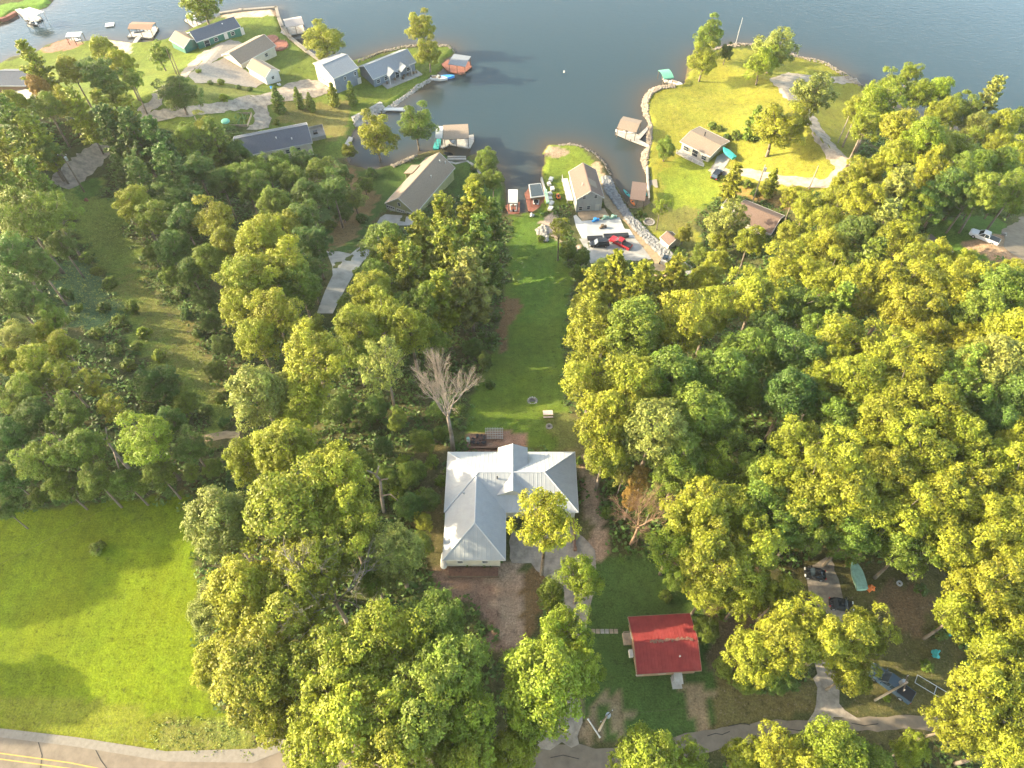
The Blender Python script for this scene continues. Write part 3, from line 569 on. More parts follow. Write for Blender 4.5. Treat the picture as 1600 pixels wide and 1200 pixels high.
for x in(-1.2,3.2):
    g=MB()
    for s in(-1,1):
        p=[(x+s*1.9,-hw-2.0,2.7),(x,-hw-2.0,3.9),(x,-hw+2.2,3.9),(x+s*1.9,-hw+.6,2.9)]; g.slab(p if s<0 else p[::-1],.12)
    g.build('porch_gable_roof','greyroof',rf)

for x in(-3,.6,5): g=MB(); g.box((x,-hw-1.9,1.2),(.15,.15,2.8)); g.build('porch_post','white',t)
g=MB(); g.box((1.5,-hw-1.6,.05),(13,3.2,.3)); g.build('patio','conc',t); g=MB()
for k in range(8): g.box((rn.uniform(-4,7),-hw-rn.uniform(.6,2.6),.55),(.5,.5,.7),rn.uniform(0,3))
g.build('patio_furniture','post',t)
gable('tan_house','tan roofed ranch house with lit cream gable in the middle of the peninsula','house',(376,101),(431,71),(347,85),2.8,2.1,'cream','tanroof',ov=.35,wins=[('y-',-4,.9,1,1),('y-',3,.9,1,1)])
t,hl,hw,hr,rf=gable('tan_house_wing','smaller tan roofed wing stepping down toward the driveway of the ranch house','house',(384,84),(408,74),5,3.3,1.2,'cream','tanroof',ov=.3)
o=t; 
t,hl,hw,hr,rf=gable('small_garage','small cream garage with tan roof standing below the ranch house','garage',(414,122),(385,105),(442,113),2.6,1.7,'white','tanroof',ov=.3,wins=[('x+',0,1,.8,.8),('x-',0,.1,2.6,2.1,True)])
t=thing('terrace','curved terracotta terrace with steps beside the ranch house','terrace',G(435,72)); g=MB(); g.tube((0,0,-.3),(0,0,.45),3.4,3.2,18); g.tube((-3,3.5,-.3),(-3,3.5,.7),2.6,2.4,16); g.build('paving','deckred',t); g=MB()
for k in range(12): a=k*.5; g.box((3.1*math.cos(a),3.1*math.sin(a),.7),(.1,.1,.8))
g.build('railing','wood',t)
t,hl,hw,hr,rf=gable('green_house','long dark green house with slate roof at the left lakeshore','house',(307,66),(376,42),7.5,2.8,1.9,'green','darkroof',ov=.3,wins=[('y-',-4.5,.1,1.6,2.1),('y-',-1.3,1,1.1,1.0),('y-',2.2,.1,1.0,2.1,True),('y-',4.6,1,1.1,1.0),('y-',8,.1,.9,2.1,True)])
vent(rf,3,-1,4,.3,.15,'white')
t,hl,hw,hr,rf=gable('green_garage','green garage wing with cream lit roof and a white door','garage',(287,75),(264,62),(312,62),2.7,1.7,'green','tanroof',ov=.3,wins=[('x-',0,.05,3.6,2.2,True)])
t,hl,hw,hr,rf=gable('shallow_roof_cabin','cabin with broad shallow tan roof on the right shore lawn','house',(1062.5,221),(1110,245),(1090,196),2.8,1.0,'cream','tanroof',ov=.5,wins=[('y-',-3,.6,1.6,1.3),('y-',0,.1,1.8,2.1),('y-',3,.6,1.4,1.2)])
vent(rf,-1,1,3.6,1.1,.14,'black')
g=MB(); g.box((0,-hw-1.2,.15),(2*hl,2.2,.35)); g.build('porch_floor','greywood',t); g=MB()
for k in range(6): g.box((-hl+k*hl*.4,-hw-2.2,.7),(.1,.1,1.1))
g.box((0,-hw-2.2,1.2),(2*hl,.08,.08)); g.build('railing','white',t)
t,hl,hw,hr,rf=gable('brown_roof_house','brown roofed house half hidden behind a pale feathery tree','house',(1143,340),(1205,366),(1162,311),2.9,2.0,'cream','brownroof',ov=.4,wins=[('y-',3,.8,1,1.2),('y-',5,.8,1,1.2),('x+',1,.8,1,1.2)])
g=MB(); g.box((-hl-2.5,2,.9),(4.5,4,.2)); g.box((-hl-4.7,2,1.5),(.08,4,1)); g.box((-hl-2.5,0,1.5),(4.5,.08,1)); g.build('side_deck','white',t)
g=MB(); g.box((-hl-1.5,-3.6,.2),(3,3,.3)); g.build('patio','conc',t)
t,hl,hw,hr,rf=gable('garden_shed','small tan shed with brown roof next to the boulder slope','shed',(1031,371),(1045,384),(1046,358),2.2,1.1,'cream','brownroof',ov=.15,wins=[('y-',0,.1,1.0,1.8,True)])
gable('dark_cabin','dark roofed cabin tucked behind orange tinged trees at the left edge','cabin',(-12,134),(40,134),9,2.6,2.0,'brownsid','darkroof',ov=.5)
drape('gravel_yard',[(15,142),(42,138),(60,152),(30,158)],'conc',.06)
# --- boathouses, docks, boats
def deckbox(t,pts,z,m='greywood',name='deck',th=.3):
    c=Vector(t.location); mb=MB(); pp=[P(x,y,z)-c for x,y in pts]; a=0
    for i in range(len(pp)): a+=pp[i].x*pp[(i+1)%len(pp)].y-pp[(i+1)%len(pp)].x*pp[i].y
    mb.slab(pp if a>0 else pp[::-1],th)
    for q in pp: rn_=MB(); rn_.tube((q.x,q.y,z-c.z-2.5),(q.x,q.y,z-c.z+.25),.12,.12,6); rn_.build('piling','post',t)
    o=mb.build(name,m,t); return o
def boathouse(label,deck,roofA,roofB,roofC,wh=3.0,rise=.7,roof='tanroof',dm='greywood',name='boathouse',walls=None,arch=False):
    z=WL+.55; cx=sum(p[0] for p in deck)/len(deck); cy=sum(p[1] for p in deck)/len(deck); c=P(cx,cy,z); t=thing(name,label,'boathouse' if name=='boathouse' else 'dock',c)
    deckbox(t,deck,z,dm)
    if roofA:
        ez_=z+wh; a=P(*roofA,ez_)-c; b=P(*roofB,ez_)-c; d=P(*roofC,ez_)-c; n=(d-a)-(b-a)*((d-a).dot(b-a)/(b-a).dot(b-a)); e=[a,b,b+n,a+n]; up=Vector((0,0,1))
        mb=MB(); 
        if arch:
            secs=[]
            for s in(0,1):
                o_=[a,b][s]; k=[]
                for i in range(9): u=i/8; k.append(o_+n*u+up*math.sin(math.pi*u)*rise)
                for i in range(8,-1,-1): u=i/8; k.append(o_+n*u+up*(math.sin(math.pi*u)*rise-.08-.25*(u in(0,1))))
                secs.append(k)
            mb.loft(secs)
        else:
            m1,m2=(e[0]+e[3])/2+up*rise,(e[1]+e[2])/2+up*rise
            s=(b-a).cross(n).z>0
            q1,q2=[e[0],e[1],m2,m1],[m1,m2,e[2],e[3]]
            if not s: q1,q2=q1[::-1],q2[::-1]
            mb.slab(q1,.14); mb.slab(q2,.14)
        mb.build('roof',roof,t); pm='post' if roof!='canvas' else 'metal'
        for i,q in enumerate(e):
            q2=q.lerp((e[0]+e[2])/2,.08); g=MB(); g.box((q2.x,q2.y,wh/2-.1),(.16,.16,wh+.1)); g.build('post',pm,t)
        for i in(0,2):
            q2=e[i].lerp(e[(i+1)%4],.5).lerp((e[0]+e[2])/2,.06); g=MB(); g.box((q2.x,q2.y,wh/2-.1),(.16,.16,wh+.1)); g.build('post',pm,t)
        if walls:
            g=MB(); 
            for i in(1,): 
                p0,p1=e[i].lerp((e[0]+e[2])/2,.1),e[i+1].lerp((e[0]+e[2])/2,.1); d_=(p1-p0); g.box(((p0+p1).x/2,(p0+p1).y/2,wh/2-.2),(d_.length,.12,wh-.5),math.atan2(d_.y,d_.x))
            g.build('wall',walls,t)
    return t
def boat(label,px,py,rz,L_=6,m='hull',inner='wood',z=None,name='motorboat',cat='boat',group=None,cover=False,sw=1.0):
    z=WL+.25 if z is None else z; p=P(px,py,z); t=thing(name,label,cat,p,R_(rz),group); W=L_*.36*sw; mb=MB(); S_=[]; n=9
    for i in range(n):
        u=i/(n-1); w=W/2*(1-max(0,(u-.45)/.55)**2.2)*(.9+.1*min(1,u*4)); w=max(w,.04); x=-L_/2+L_*u; kz=-.45+.35*max(0,u-.6)*2; hz_=.42+.25*u*u
        S_.append([(x,-w,hz_),(x,-w*.85,-.05+kz*.4),(x,0,kz),(x,w*.85,-.05+kz*.4),(x,w,hz_)])
    mb.loft(S_); mb.build('hull',m,t,False); g=MB(); pts=[(-L_*.42,-W*.38,.47),(L_*.2,-W*.38,.52),(L_*.38,0,.58),(L_*.2,W*.38,.52),(-L_*.42,W*.38,.47)]
    g.slab(pts,.03); g.build('cover' if cover else 'cockpit',inner,t)
    if L_>4.5 and not cover:
        g=MB(); g.box((.4,0,.8),(.08,W*.6,.45),0,('Y',-.5)); g.build('windshield','glass',t); g=MB(); g.box((-L_*.47,0,.4),(.5,.45,.9)); g.build('outboard_motor','black',t)
        g=MB()
        for y in(-.5,.5): g.box((-.4,y,.65),(.55,.5,.4))
        g.build('seat','canvas',t)
    return t
def kayak(label,px,py,rz,m,L_=3.6,z=None):
    z=WL+.75 if z is None else z; p=P(px,py,z); t=thing('kayak',label,'kayak',p,R_(rz)); mb=MB(); S_=[]
    for i in range(9):
        u=i/8; w=max(.03,.42*math.sin(math.pi*min(.99,max(.01,u)))**.6); x=-L_/2+L_*u; k=.12*abs(2*u-1)**2
        S_.append([(x,-w,.12+k),(x,-w*.6,-.12+k),(x,w*.6,-.12+k),(x,w,.12+k),(x,0,.2+k)])
    mb.loft(S_); mb.build('hull',m,t,True); g=MB(); g.tube((0,0,.12),(0,0,.23),.3,.28,10); g.build('seat_opening','black',t); return t
boathouse('brown roofed boathouse on a wide grey deck off the left shore',[(199,57),(205,50),(244,41),(247,44),(238,59),(220,58),(212,68),(207,67),(213,57)],(199,45),(236,46),(205,34),roof=mat('warm brown roof',(.2,.125,.085),.9,var=.2,scale=4,bump=.2),rise=.5)  # roof in a paler, warmer brown than the shared brown shingles
boat('dark jet boat under the brown roofed boathouse',218,51,20,3.5,'carblack','black')
boathouse('white canopied boat dock off the small island at top left',[(22,14),(30,12),(65,28),(62,31),(50,36),(42,33)],(30,20),(53,27),(42,10),roof='canvas',rise=.3)
boat('dark speedboat moored beside the white canopied dock at top left',52,38,-30,5,'carblack','black')
boathouse('grey canopied boat lift beside the red patio on the left shore',[(108,62),(113,58),(126,62),(126,67),(115,71)],(102,58),(125,57),(100,51),roof='gcanvas' if 0 else 'metal',rise=.3)
boat('small white boat on the lift beside the red patio',118,65,10,4)
t=thing('swim_raft','small square white swim raft floating alone off the left shore','raft',P(172,40,WL)); g=MB(); g.box((0,0,.25),(2.8,2.4,.3),.2); g.build('platform','white',t); g=MB()
for s in(-.9,.9): g.box((s,0,.02),(.5,2.2,.3),.2)
g.build('float','black',t)
boathouse('grey boardwalk dock with a small roof behind the green sided house',[(288,31),(292,28),(318,38),(325,33),(340,38),(318,46),(305,44)],(289,25),(306,30),(293,20),roof='metal',rise=.3,wh=2.6)
boathouse('boathouse with grey roof on a white deck beside the left canal',[(441,42),(470,37),(477,44),(477,50),(450,55),(438,52)],(447,43),(475,38),(443,30),rise=.9,walls='white',roof=mat('weathered grey roof',(.28,.25,.23),.9,var=.2,scale=4))
boathouse('dark grey roofed boathouse with red brown deck at the peninsula tip',[(690,100),(700,93),(733,96),(737,104),(722,116),(700,111)],(700,100),(727,104),(709,84),rise=.35,roof='greyroof',dm='deckred')
boat('white motorboat moored under the peninsula tip trees',686,123,-10,5.5)
boat('blue covered boat lying next to the white motorboat',699,121,5,4.5,'blue','blue',cover=True)
boathouse('white L shaped floating dock reaching across the cove mouth',[(598,168),(634,168),(634,165),(640,165),(640,173),(598,172)],None,None,None,name='floating_dock',dm='white')
boathouse('broad tan roofed double boathouse over grey decking in the cove',[(680,222),(694,217),(740,210),(741,219),(734,232),(702,226),(690,232)],(693,218),(733,216),(701,195),rise=.25,wh=3.1)
boathouse('white arched canopy attached to the left of the double boathouse',[(682,222),(691,220),(692,225),(684,227)],(680,216),(691,216),(687,197),roof='canvas',rise=.5,arch=False,name='boat_canopy')
boat('teal boat under the white canopy of the double boathouse',684,226,80,5,'teal','teal',cover=True)
boat('black boat moored in the double boathouse',706,220,-75,4.5,'carblack','black')
t=thing('seawall','pale concrete seawall and steps below the long tan roofed house','wall',P(714,250,WL)); g=MB(); g.box((0,0,.5),(5.2,.5,1.4)); g.build('wall','conc',t); g=MB()
for k in range(3): g.box((0,-.6-k*.4,1.1+k*.15-.6),(5.2,.4,1.1))
g.build('steps','conc',t)
boathouse('white canopied pontoon lift standing at the foot of the centre lawn',[(790,322),(796,316),(812,316),(812,333),(796,335)],(794,317),(809,317),(795,296),roof='canvas',rise=.5,arch=True,wh=2.7,dm='deckred')
boat('pontoon boat under the white arched canopy by the lawn',802,322,90,5,'canvas','deckred')
t=boathouse('flat black topped boathouse with white rim on a red deck',[(820,302),(826,294),(851,296),(854,320),(855,329),(826,331)],None,None,None,dm='deckred')
c=Vector(t.location); zt=WL+3.6; pp=[P(x,y,zt)-c for x,y in((829,309),(851,306),(845,286),(826,288))]; g=MB(); g.slab(pp,.3); g.build('roof_rim','white',t); g=MB(); mid=sum(pp,Vector())/4; g.slab([q.lerp(mid,.12)+Vector((0,0,.12)) for q in pp],.1); g.build('roof_membrane',mat('black membrane',(.035,.05,.06),.6,var=.2),t)

for q in pp: q=q.lerp(mid,.1); g=MB(); g.box((q.x,q.y,1.3),(.2,.2,3.0)); g.build('post','brownsid',t)
q=(pp[0]+pp[1])/2; q=q.lerp(mid,.12); g=MB(); g.box((q.x,q.y,2.3),(3.2,.12,.7)); g.build('front_beam','brownsid',t)
boat('white boat parked inside the flat black topped boathouse',838,312,85,4.6,'hull','black')
boathouse('tan roofed boathouse with long walkway at the right shore',[(962,209),(965,203),(998,210),(1011,198),(1013,202),(999,218),(1014,226),(1014,230),(985,219)],(964,200),(994,207),(980,183),rise=.8,wh=3.0)
boat('long white speedboat under the tan roofed boathouse on the right shore',978,206,-20,6,sw=.9)
boathouse('green canopied boat lift standing off the right point',[(1035,122),(1040,124),(1058,128),(1056,131),(1040,129)],(1037,123),(1053,121),(1034,109),roof='gcanvas',rise=.4,arch=True,wh=2.6)
boat('slim white boat beside the green canopied lift',1057,131,-35,4)
boathouse('brown roofed boathouse in the narrow inlet between the points',[(980,317),(984,311),(1012,308),(1018,318),(996,327),(986,325)],(984,311),(1008,314),(977,286) if 0 else (994,284),rise=.3,roof='brownroof',dm='post')
kayak('blue and white kayak leaning at the left of the inlet boathouse',980,303,-62,'teal'); kayak('orange kayak on the inlet boathouse deck',988,316,-70,'orange',3); kayak('teal kayak floating right of the inlet boathouse roof',1007,300,-75,'teal')
drape('concrete_pad',[(1012,282),(1026,281),(1028,294),(1013,294)],mat('pale concrete kerb',(.42,.38,.32)),.2)
boathouse('small grey dock between the charcoal roofed house and the yellow tree',[(538,226),(545,213),(552,215),(545,228)],None,None,None,name='dock')
t=thing('buoy','tiny white mooring buoy alone on the open lake','buoy',P(881.5,113,WL)); g=MB(); g.tube((0,0,-.3),(0,0,.35),.28,.3,10); g.tube((0,0,.35),(0,0,.6),.3,.1,10); g.build('float','white',t,True); g=MB(); g.tube((0,0,-1.5),(0,0,-.3),.03,.03,5); g.build('chain','metal',t)
t=thing('jet_ski','dark personal watercraft on the cove shore by the concrete steps','jet ski',G(700,243)); g=MB(); g.loft([[(x,-w,.3),(x,0,0),(x,w,.3),(x,w*.5,.7+h),(x,-w*.5,.7+h)] for x,w,h in((-1.3,.45,0),(-.3,.5,.2),(.6,.4,.3),(1.4,.08,-.1))]); g.build('hull','carblack',t); g=MB(); g.box((-.4,0,1.0),(1.0,.35,.2)); g.build('seat','black',t)
# stone edges
def rocks(name,label,poly,n,smin,smax,m='stone',seed=1):
    r=np.random.default_rng(seed); A=np.array([tuple(G(x,y).xy) for x,y in poly]); mb=MB(); c=0; lo=A.min(0); hi=A.max(0); rn=random.Random(seed)
    while c<n:
        q=r.uniform(lo,hi)
        if not inpoly(np.array([q[0]]),np.array([q[1]]),A)[0]: continue
        s=r.uniform(smin,smax); z=max(HT(q[0],q[1]),WL-.3); o=len(mb.v)
        pts=[(1,0,0),(-1,0,0),(0,1,0),(0,-1,0),(0,0,.8),(0,0,-.8),(.6,.6,.5),(-.6,.6,.4),(.5,-.6,.55),(-.6,-.6,.4)]
        rot=Matrix.Rotation(rn.uniform(0,6),3,'Z')
        V=[rot@(Vector(p)*s*rn.uniform(.7,1.15)) for p in pts]; mb.v+=[(v.x+q[0],v.y+q[1],v.z+z+s*.25) for v in V]
        mb.f+=[tuple(o+i for i in f) for f in((4,6,7),(4,7,9),(4,9,8),(4,8,6),(6,0,2),(6,2,7),(7,2,1),(7,1,9),(9,1,3),(9,3,8),(8,3,0),(8,0,6),(5,2,0),(5,1,2),(5,3,1),(5,0,3))]; c+=1
    o=mb.build(name,m,recalc=False); return tag(o,label,'boulders',kind='stuff')
M['grock']=mat('grey riprap',(.185,.185,.182),.95,var=.35,scale=1.5,bump=.3); M['wrock']=mat('pale shore rock',(.21,.175,.135),.95,var=.3,scale=1.5,bump=.3)
rocks('riprap','bank of grey broken boulders running down the slope past the lake house',[(940,277),(953,278),(960,295),(982,332),(1020,370),(1058,404),(1080,418),(1082,432),(1062,424),(1020,388),(985,352),(958,315),(946,300)],2600,.3,.62,'grock',2)
rocks('shore_rocks','pale rocks lining the right shore of the narrow inlet',[(1052,132),(1030,135),(1015,141),(1006,152),(1003,165),(1005,180),(1014,192),(1010,206),(1011,222),(1012,230),(1003,240),(1002,252),(1008,268),(1012,280),(1015,278),(1012,255),(1013,240),(1018,225),(1019,195),(1013,178),(1012,160),(1020,146),(1034,139),(1055,137)],1500,.22,.5,'wrock',3)
rocks('shore_rocks','low pale rocks edging the far side of the right point',[(1110,78),(1137,71),(1178,69),(1250,88),(1294,99),(1347,133),(1343,136),(1290,102),(1248,91),(1178,72),(1138,74),(1110,81)],700,.15,.4,'wrock',4)
rocks('shore_rocks','stone edging around the peninsula south shore',[(597,173),(612,163),(637,146),(676,121),(680,123),(640,149),(615,168),(599,177)],350,.2,.45,'stone',5)
rocks('riprap','rocky revetment at the head of the small cove',[(552,186),(595,163),(600,170),(590,182),(566,194),(556,200)],420,.25,.6,'stone',6)
rocks('shore_rocks','stone edge of the cove beach below the single tree',[(610,259),(645,244),(652,243),(652,246),(615,262)],150,.2,.5,'wrock',7)
rocks('boulder_pile','heap of pale boulders beside the sandy yard above the centre lawn',[(838,360),(850,352),(856,365),(856,378),(845,374)],110,.3,.75,'stone',8)
rocks('shore_rocks','low edging stones along the lake side of the peninsula',[(556,96),(596,80),(631,72),(660,69),(703,71),(712,80),(709,88),(707,80),(700,74),(660,72),(632,75),(597,83),(560,98)],300,.15,.35,'wrock',9)
rocks('shore_rocks','pale rim of stones around the small lake house point',[(872,226),(890,224),(911,228),(931,239),(946,254),(956,275),(953,275),(943,256),(929,242),(910,231),(890,227),(873,229)],260,.12,.3,'wrock',10)
# seawalls around the peninsula
def wallpath(name,label,pts,h,w,m,z=None,cat='wall'):
    q=[P(x,y,WL+.5) for x,y in pts]; t=thing(name,label,cat,q[0]); g=MB()
    for a,b in zip(q,q[1:]):
        d=b-a; c=(a+b)/2-q[0]; g.box((c.x,c.y,h/2-.8),(d.length+w*.5,w,h),math.atan2(d.y,d.x))
    g.build('wall',m,t); return t
wallpath('seawall','concrete seawall walk around the top of the left canal',[(345,23),(380,18),(432,14),(436,30),(442,45),(455,62),(480,82),(500,96)],1.6,1.1,mat('pale concrete kerb',(.42,.38,.32)))
wallpath('boardwalk','grey plank boardwalk above the cove revetment',[(552,186),(575,175),(595,163)],1.4,1.2,'greywood',cat='boardwalk')
wallpath('seawall','brown timber seawall at the left edge by the island',[(-5,33),(10,29),(24,21)],1.4,1.2,'deckred')
wallpath('seawall','thin white seawall on the right side of the inlet',[(1011,262),(1012,285),(1014,312)],1.5,.4,'conc')
wallpath('seawall','long low timber wall left of the lake house lawn',[(846,280),(852,300),(860,318)],1.5,.4,'greywood')
# curved garden path
drape('path',strip([(700,252),(712,256),(730,252),(745,262),(750,272)],.8),'conc',.12,world=True)
# clutter at the lake house
rn=random.Random(12)
t=thing('boat_gear','row of upturned white dinghies and gear on the grass beside the black topped boathouse','boats',G(862,304)); g=MB()
for k in range(7): g.box((rn.uniform(-.6,.6),6-k*2.0,.35),(rn.uniform(.7,1.2),rn.uniform(1.0,1.7),.6),rn.uniform(-.5,.5))
g.build('dinghies','canvas',t); g=MB(); g.box((-1.4,-1,.25),(.8,5.5,.4),.1); g.build('green_canoe','palegreen',t)
t=thing('ride_on_mower','orange ride on mower on the grass beside the lake house','mower',G(872,309),R_(100)); g=MB(); g.loft([[(x,-w,.35),(x,w,.35),(x,w,h),(x,-w,h)] for x,w,h in((-.9,.5,.8),(-.1,.55,.75),(0,.35,.9),(.8,.32,.8))]); g.build('body','orange',t); g=MB(); g.box((-.4,0,1.0),(.5,.5,.5)); g.build('seat','black',t)
for x,y in((-.6,.6),(-.6,-.6),(.6,.45),(.6,-.45)): g=MB(); g.tube((x,y-.12,.3),(x,y+.12,.3),.3,.3,10); g.build('wheel','rub',t)
for lab,px,py,L_ in(('black steel beam bundle on the white slab behind the dark suv',929.5,374,3.9),('long black steel beam bundle on the white slab behind the red pickup',962.5,370,6.3)):
    p=G(px,py); t=thing('beam_bundle',lab,'beams',(p.x,p.y,p.z+.15),R_(4)); 
    for k in range(3): g=MB(); g.box((0,-.5+k*.5,.25),(L_,.34,.32)); g.box((0,-.5+k*.5,.44),(L_,.42,.05)); g.build('beam','black',t)
for lab,px,py,m_ in(('blue tarp bundle at the back of the white slab',929.5,345.5,'blue'),('pale blue barrel cluster at the back edge of the white slab',945,342,'palegreen'),('second pale barrel at the right back corner of the slab',957,341,'palegreen'),('dark tool heap in the middle of the white slab',941,356,'post')):
    p=G(px,py); t=thing('site_supplies',lab,'supplies',(p.x,p.y,p.z+.15)); g=MB(); g.tube((0,0,0),(0,0,.8),.5,.45,10); g.tube((.8,.1,0),(.8,.1,.6),.35,.3,9); g.build('bundle',m_,t); g=MB(); g.box((-.5,-.4,.2),(.6,.5,.4),.4); g.build('box',m_,t)
# ------------------------------------------------------------ vehicles
def car(label,px,py,rz,kind,paint,name=None,L_=5.0,W=1.95,up=.12,group=None):
    p=G(px,py,up+.3); z=p.z-.3; name=name or {'pickup':'pickup_truck','suv':'parked_car','sedan':'parked_car'}[kind]; t=thing(name,label,'pickup' if kind=='pickup' else 'car',(p.x,p.y,z),R_(rz)); h=W/2; s=L_/5
    def sec(x,w,zb,zt,tw=.9): return [(x*s,-w,zb),(x*s,-w,(zb+zt)*.55),(x*s,-w*tw,zt),(x*s,w*tw,zt),(x*s,w,(zb+zt)*.55),(x*s,w,zb)]
    prof={'pickup':[(-2.5,.9,.5,1.02),(-2.45,1,.35,1.08),(-.7,1,.35,1.10),(1.0,1,.35,1.12),(1.25,1,.35,1.10),(2.25,.96,.38,1.0),(2.45,.85,.45,.85),(2.5,.78,.5,.7)],
          'suv':[(-2.5,.85,.5,1.0),(-2.4,.95,.35,1.08),(.9,1,.35,1.05),(1.3,.98,.35,1.02),(2.2,.93,.38,.92),(2.45,.85,.45,.78),(2.5,.75,.5,.65)],
          'sedan':[(-2.5,.82,.5,.88),(-2.35,.92,.35,.95),(-1.5,1,.32,.98),(1.1,1,.32,.95),(2.2,.92,.35,.82),(2.45,.82,.42,.7),(2.5,.72,.48,.6)]}[kind]
    mb=MB(); mb.loft([sec(x,w*h,a,b) for x,w,a,b in prof]); b_=mb.build('body',paint,t,False)
    c={'pickup':((-.75,.02),(1.15,.02),(-.55,.78),(.45,.78)),'suv':((-2.4,0),(1.2,0),(-2.0,.72),(.45,.72)),'sedan':((-1.75,0),(1.2,0),(-1.0,.5),(.3,.5))}[kind]; zb=1.05 if kind!='sedan' else .93
    g=MB(); g.loft([[(c[0][0]*s,-h*.9,zb),(c[1][0]*s,-h*.9,zb),(c[1][0]*s,h*.9,zb),(c[0][0]*s,h*.9,zb)],[(c[2][0]*s,-h*.76,zb+c[2][1]),(c[3][0]*s,-h*.76,zb+c[3][1]),(c[3][0]*s,h*.76,zb+c[3][1]),(c[2][0]*s,h*.76,zb+c[2][1])]])
    cb=g.build('windows','glass',t); g=MB(); x0,x1=c[2][0]*s-.03,c[3][0]*s+.05; g.box(((x0+x1)/2,0,zb+c[2][1]+.02),(x1-x0,h*1.56,.07)); g.build('roof',paint,t)
    g=MB()
    for sd in(-1,1):
        for xa,xb in((c[0][0]*s,c[2][0]*s),(c[1][0]*s,c[3][0]*s)): g.tube((xa,sd*h*.9,zb),(xb,sd*h*.77,zb+c[2][1]),.06,.05,5)
        if kind!='sedan': g.tube((.1*s,sd*h*.91,zb),(.05*s,sd*h*.78,zb+c[2][1]),.06,.05,5)
    g.build('pillars',paint,t)
    if kind=='pickup':
        g=MB(); g.box((-1.62*s,0,1.10),(1.65*s,h*1.6,.05)); g.build('cargo_bed',paint if paint=='carwhite' and 0 else 'black',t)
    for x in(-1.55*s,1.6*s):
        for y in(-1,1):
            g=MB(); g.tube((x,y*h*.82,.36),(x,y*(h+.03),.36),.37,.37,14); o=g.build('wheel','rub',t); g=MB(); g.tube((x,y*(h+.03),.36),(x,y*(h+.05),.36),.2,.2,10); g.build('rim','metal',o)
    for y in(-1,1):
        g=MB(); g.box((2.42*s,y*h*.68,.72),(.14,.36,.16)); g.build('headlight','lamp',t); g=MB(); g.box((-2.47*s,y*h*.8,.85),(.1,.2,.3)); g.build('tail_light','tail',t); g=MB(); g.box((.95*s,y*(h+.12),1.1),(.14,.24,.16)); g.build('wing_mirror',paint,t)
    return t
car('black suv parked behind the steel beams left of the red pickup',936,382,185,'suv','carblack',L_=4.9)
car('bright red pickup with dark bed cover parked on the concrete pad',969.5,381,143,'pickup','red',L_=5.9)
car('white pickup with dark bed parked on the grass at the far right',1537,372,143,'pickup','carwhite',L_=6)
car('black sports utility car parked on the drive below the shallow roofed cabin',1120,274,55,'suv','carblack',L_=4.7)
car('dusty blue pickup parked nose up under the leaning power pole',1390,1068,139,'pickup','carblue',L_=5.9)
car('small black car half hidden by foliage at the top of the gravel drive',1272,898,170,'sedan','carblack',L_=2.9,W=1.5)
car('small black car beside the lower edge of the gravel drive',1313,946,-10,'sedan','carblack',L_=3.3,W=1.55)
boat('boat wrapped in a pale green tarp on the dirt in the right yard',1339,899,92,4.3,'palegreen','palegreen',z=1.0,cover=True,name='covered_boat',sw=1.1)
boat('teal covered boat on a trailer beside the shallow roofed cabin',1138,240,120,4.8,'teal','teal',z=WL+4.2,cover=True,name='covered_boat')
p=G(1038,411); t=thing('skid_loader','white compact loader at the foot of the boulder slope','loader',p,R_(60)); g=MB(); g.box((0,0,.9),(2.2,1.4,1.0)); g.build('body','white',t); g=MB(); g.box((.1,0,1.7),(1.2,1.2,.8)); g.build('cab','glass',t); g=MB(); g.box((1.7,0,.35),(.6,1.8,.5)); 
for y in(-.8,.8): g.tube((-.9,y,1.5),(1.5,y,.5),.1,.1,6)
g.build('bucket','metal',t)
for x in(-.7,.7):
    for y in(-.85,.85): g=MB(); g.tube((x,y-.15,.4),(x,y+.15,.4),.42,.42,12); g.build('wheel','rub',t)
# yard clutter right
for lab,px,py,m_ in(('orange heap of plastic toys next to the green covered boat',1331,884,'orange'),('small orange lantern like object on the dirt below the covered boat',1361,921,'orange'),('teal plastic chair under the right hand trees',1478,988,'teal'),('teal tarp lump on the grass in the right yard',1461,1022,'teal'),('white tyre lying in the right yard clutter',1405,912,'white'),
  ('blue bin beside the pale bags at the gravel yard corner',425,138,'blue'),('white bags heaped at the gravel yard corner',437,133,'canvas'),('green domed sandbox lid on the grass between the lanes',352,190,'gcanvas'),('red picnic junk heap by the lane bend in the shaded woods',135,313,'deckred'),('red curved plastic slide half hidden under the trees left of the dirt yard',684,942,'red'),('pale concrete blocks beside the white pickup',1569,368,'stone'),('white wrapped hay bale at the lawn bottom of the lake house',831,337,'white')):
    p=G(px,py); t=thing('yard_item',lab,'yard item',p); g=MB(); rn2=random.Random(px)
    if 'tyre' in lab:
        for k in range(12): a=k*.5236; g.box((.3*math.cos(a),.3*math.sin(a),.12),(.2,.18,.22),a)
    elif 'dome' in lab:
        g.loft([[(1.3*math.cos(a)*q,1.3*math.sin(a)*q,h) for a in [k*.63 for k in range(10)]] for q,h in((1,0),(.95,.25),(.7,.5),(.3,.6))])
    else:
        for k in range(6): g.tube((rn2.uniform(-.5,.5),rn2.uniform(-.4,.4),0),(rn2.uniform(-.5,.5),rn2.uniform(-.4,.4),rn2.uniform(.3,.7)),rn2.uniform(.15,.35),rn2.uniform(.1,.3),8)
    g.build('shell' if 'dome' in lab else 'pieces',m_,t)
t=thing('vegetable_bed','fenced vegetable bed beside the green sandbox','garden bed',G(377,188)); g=MB()
for x,y,a,b in((0,3,5,.1),(0,-3,5,.1),(2.5,0,.1,6),(-2.5,0,.1,6)): g.box((x,y,.3),(a,b,.7))
g.build('edging','wood',t); g=MB()
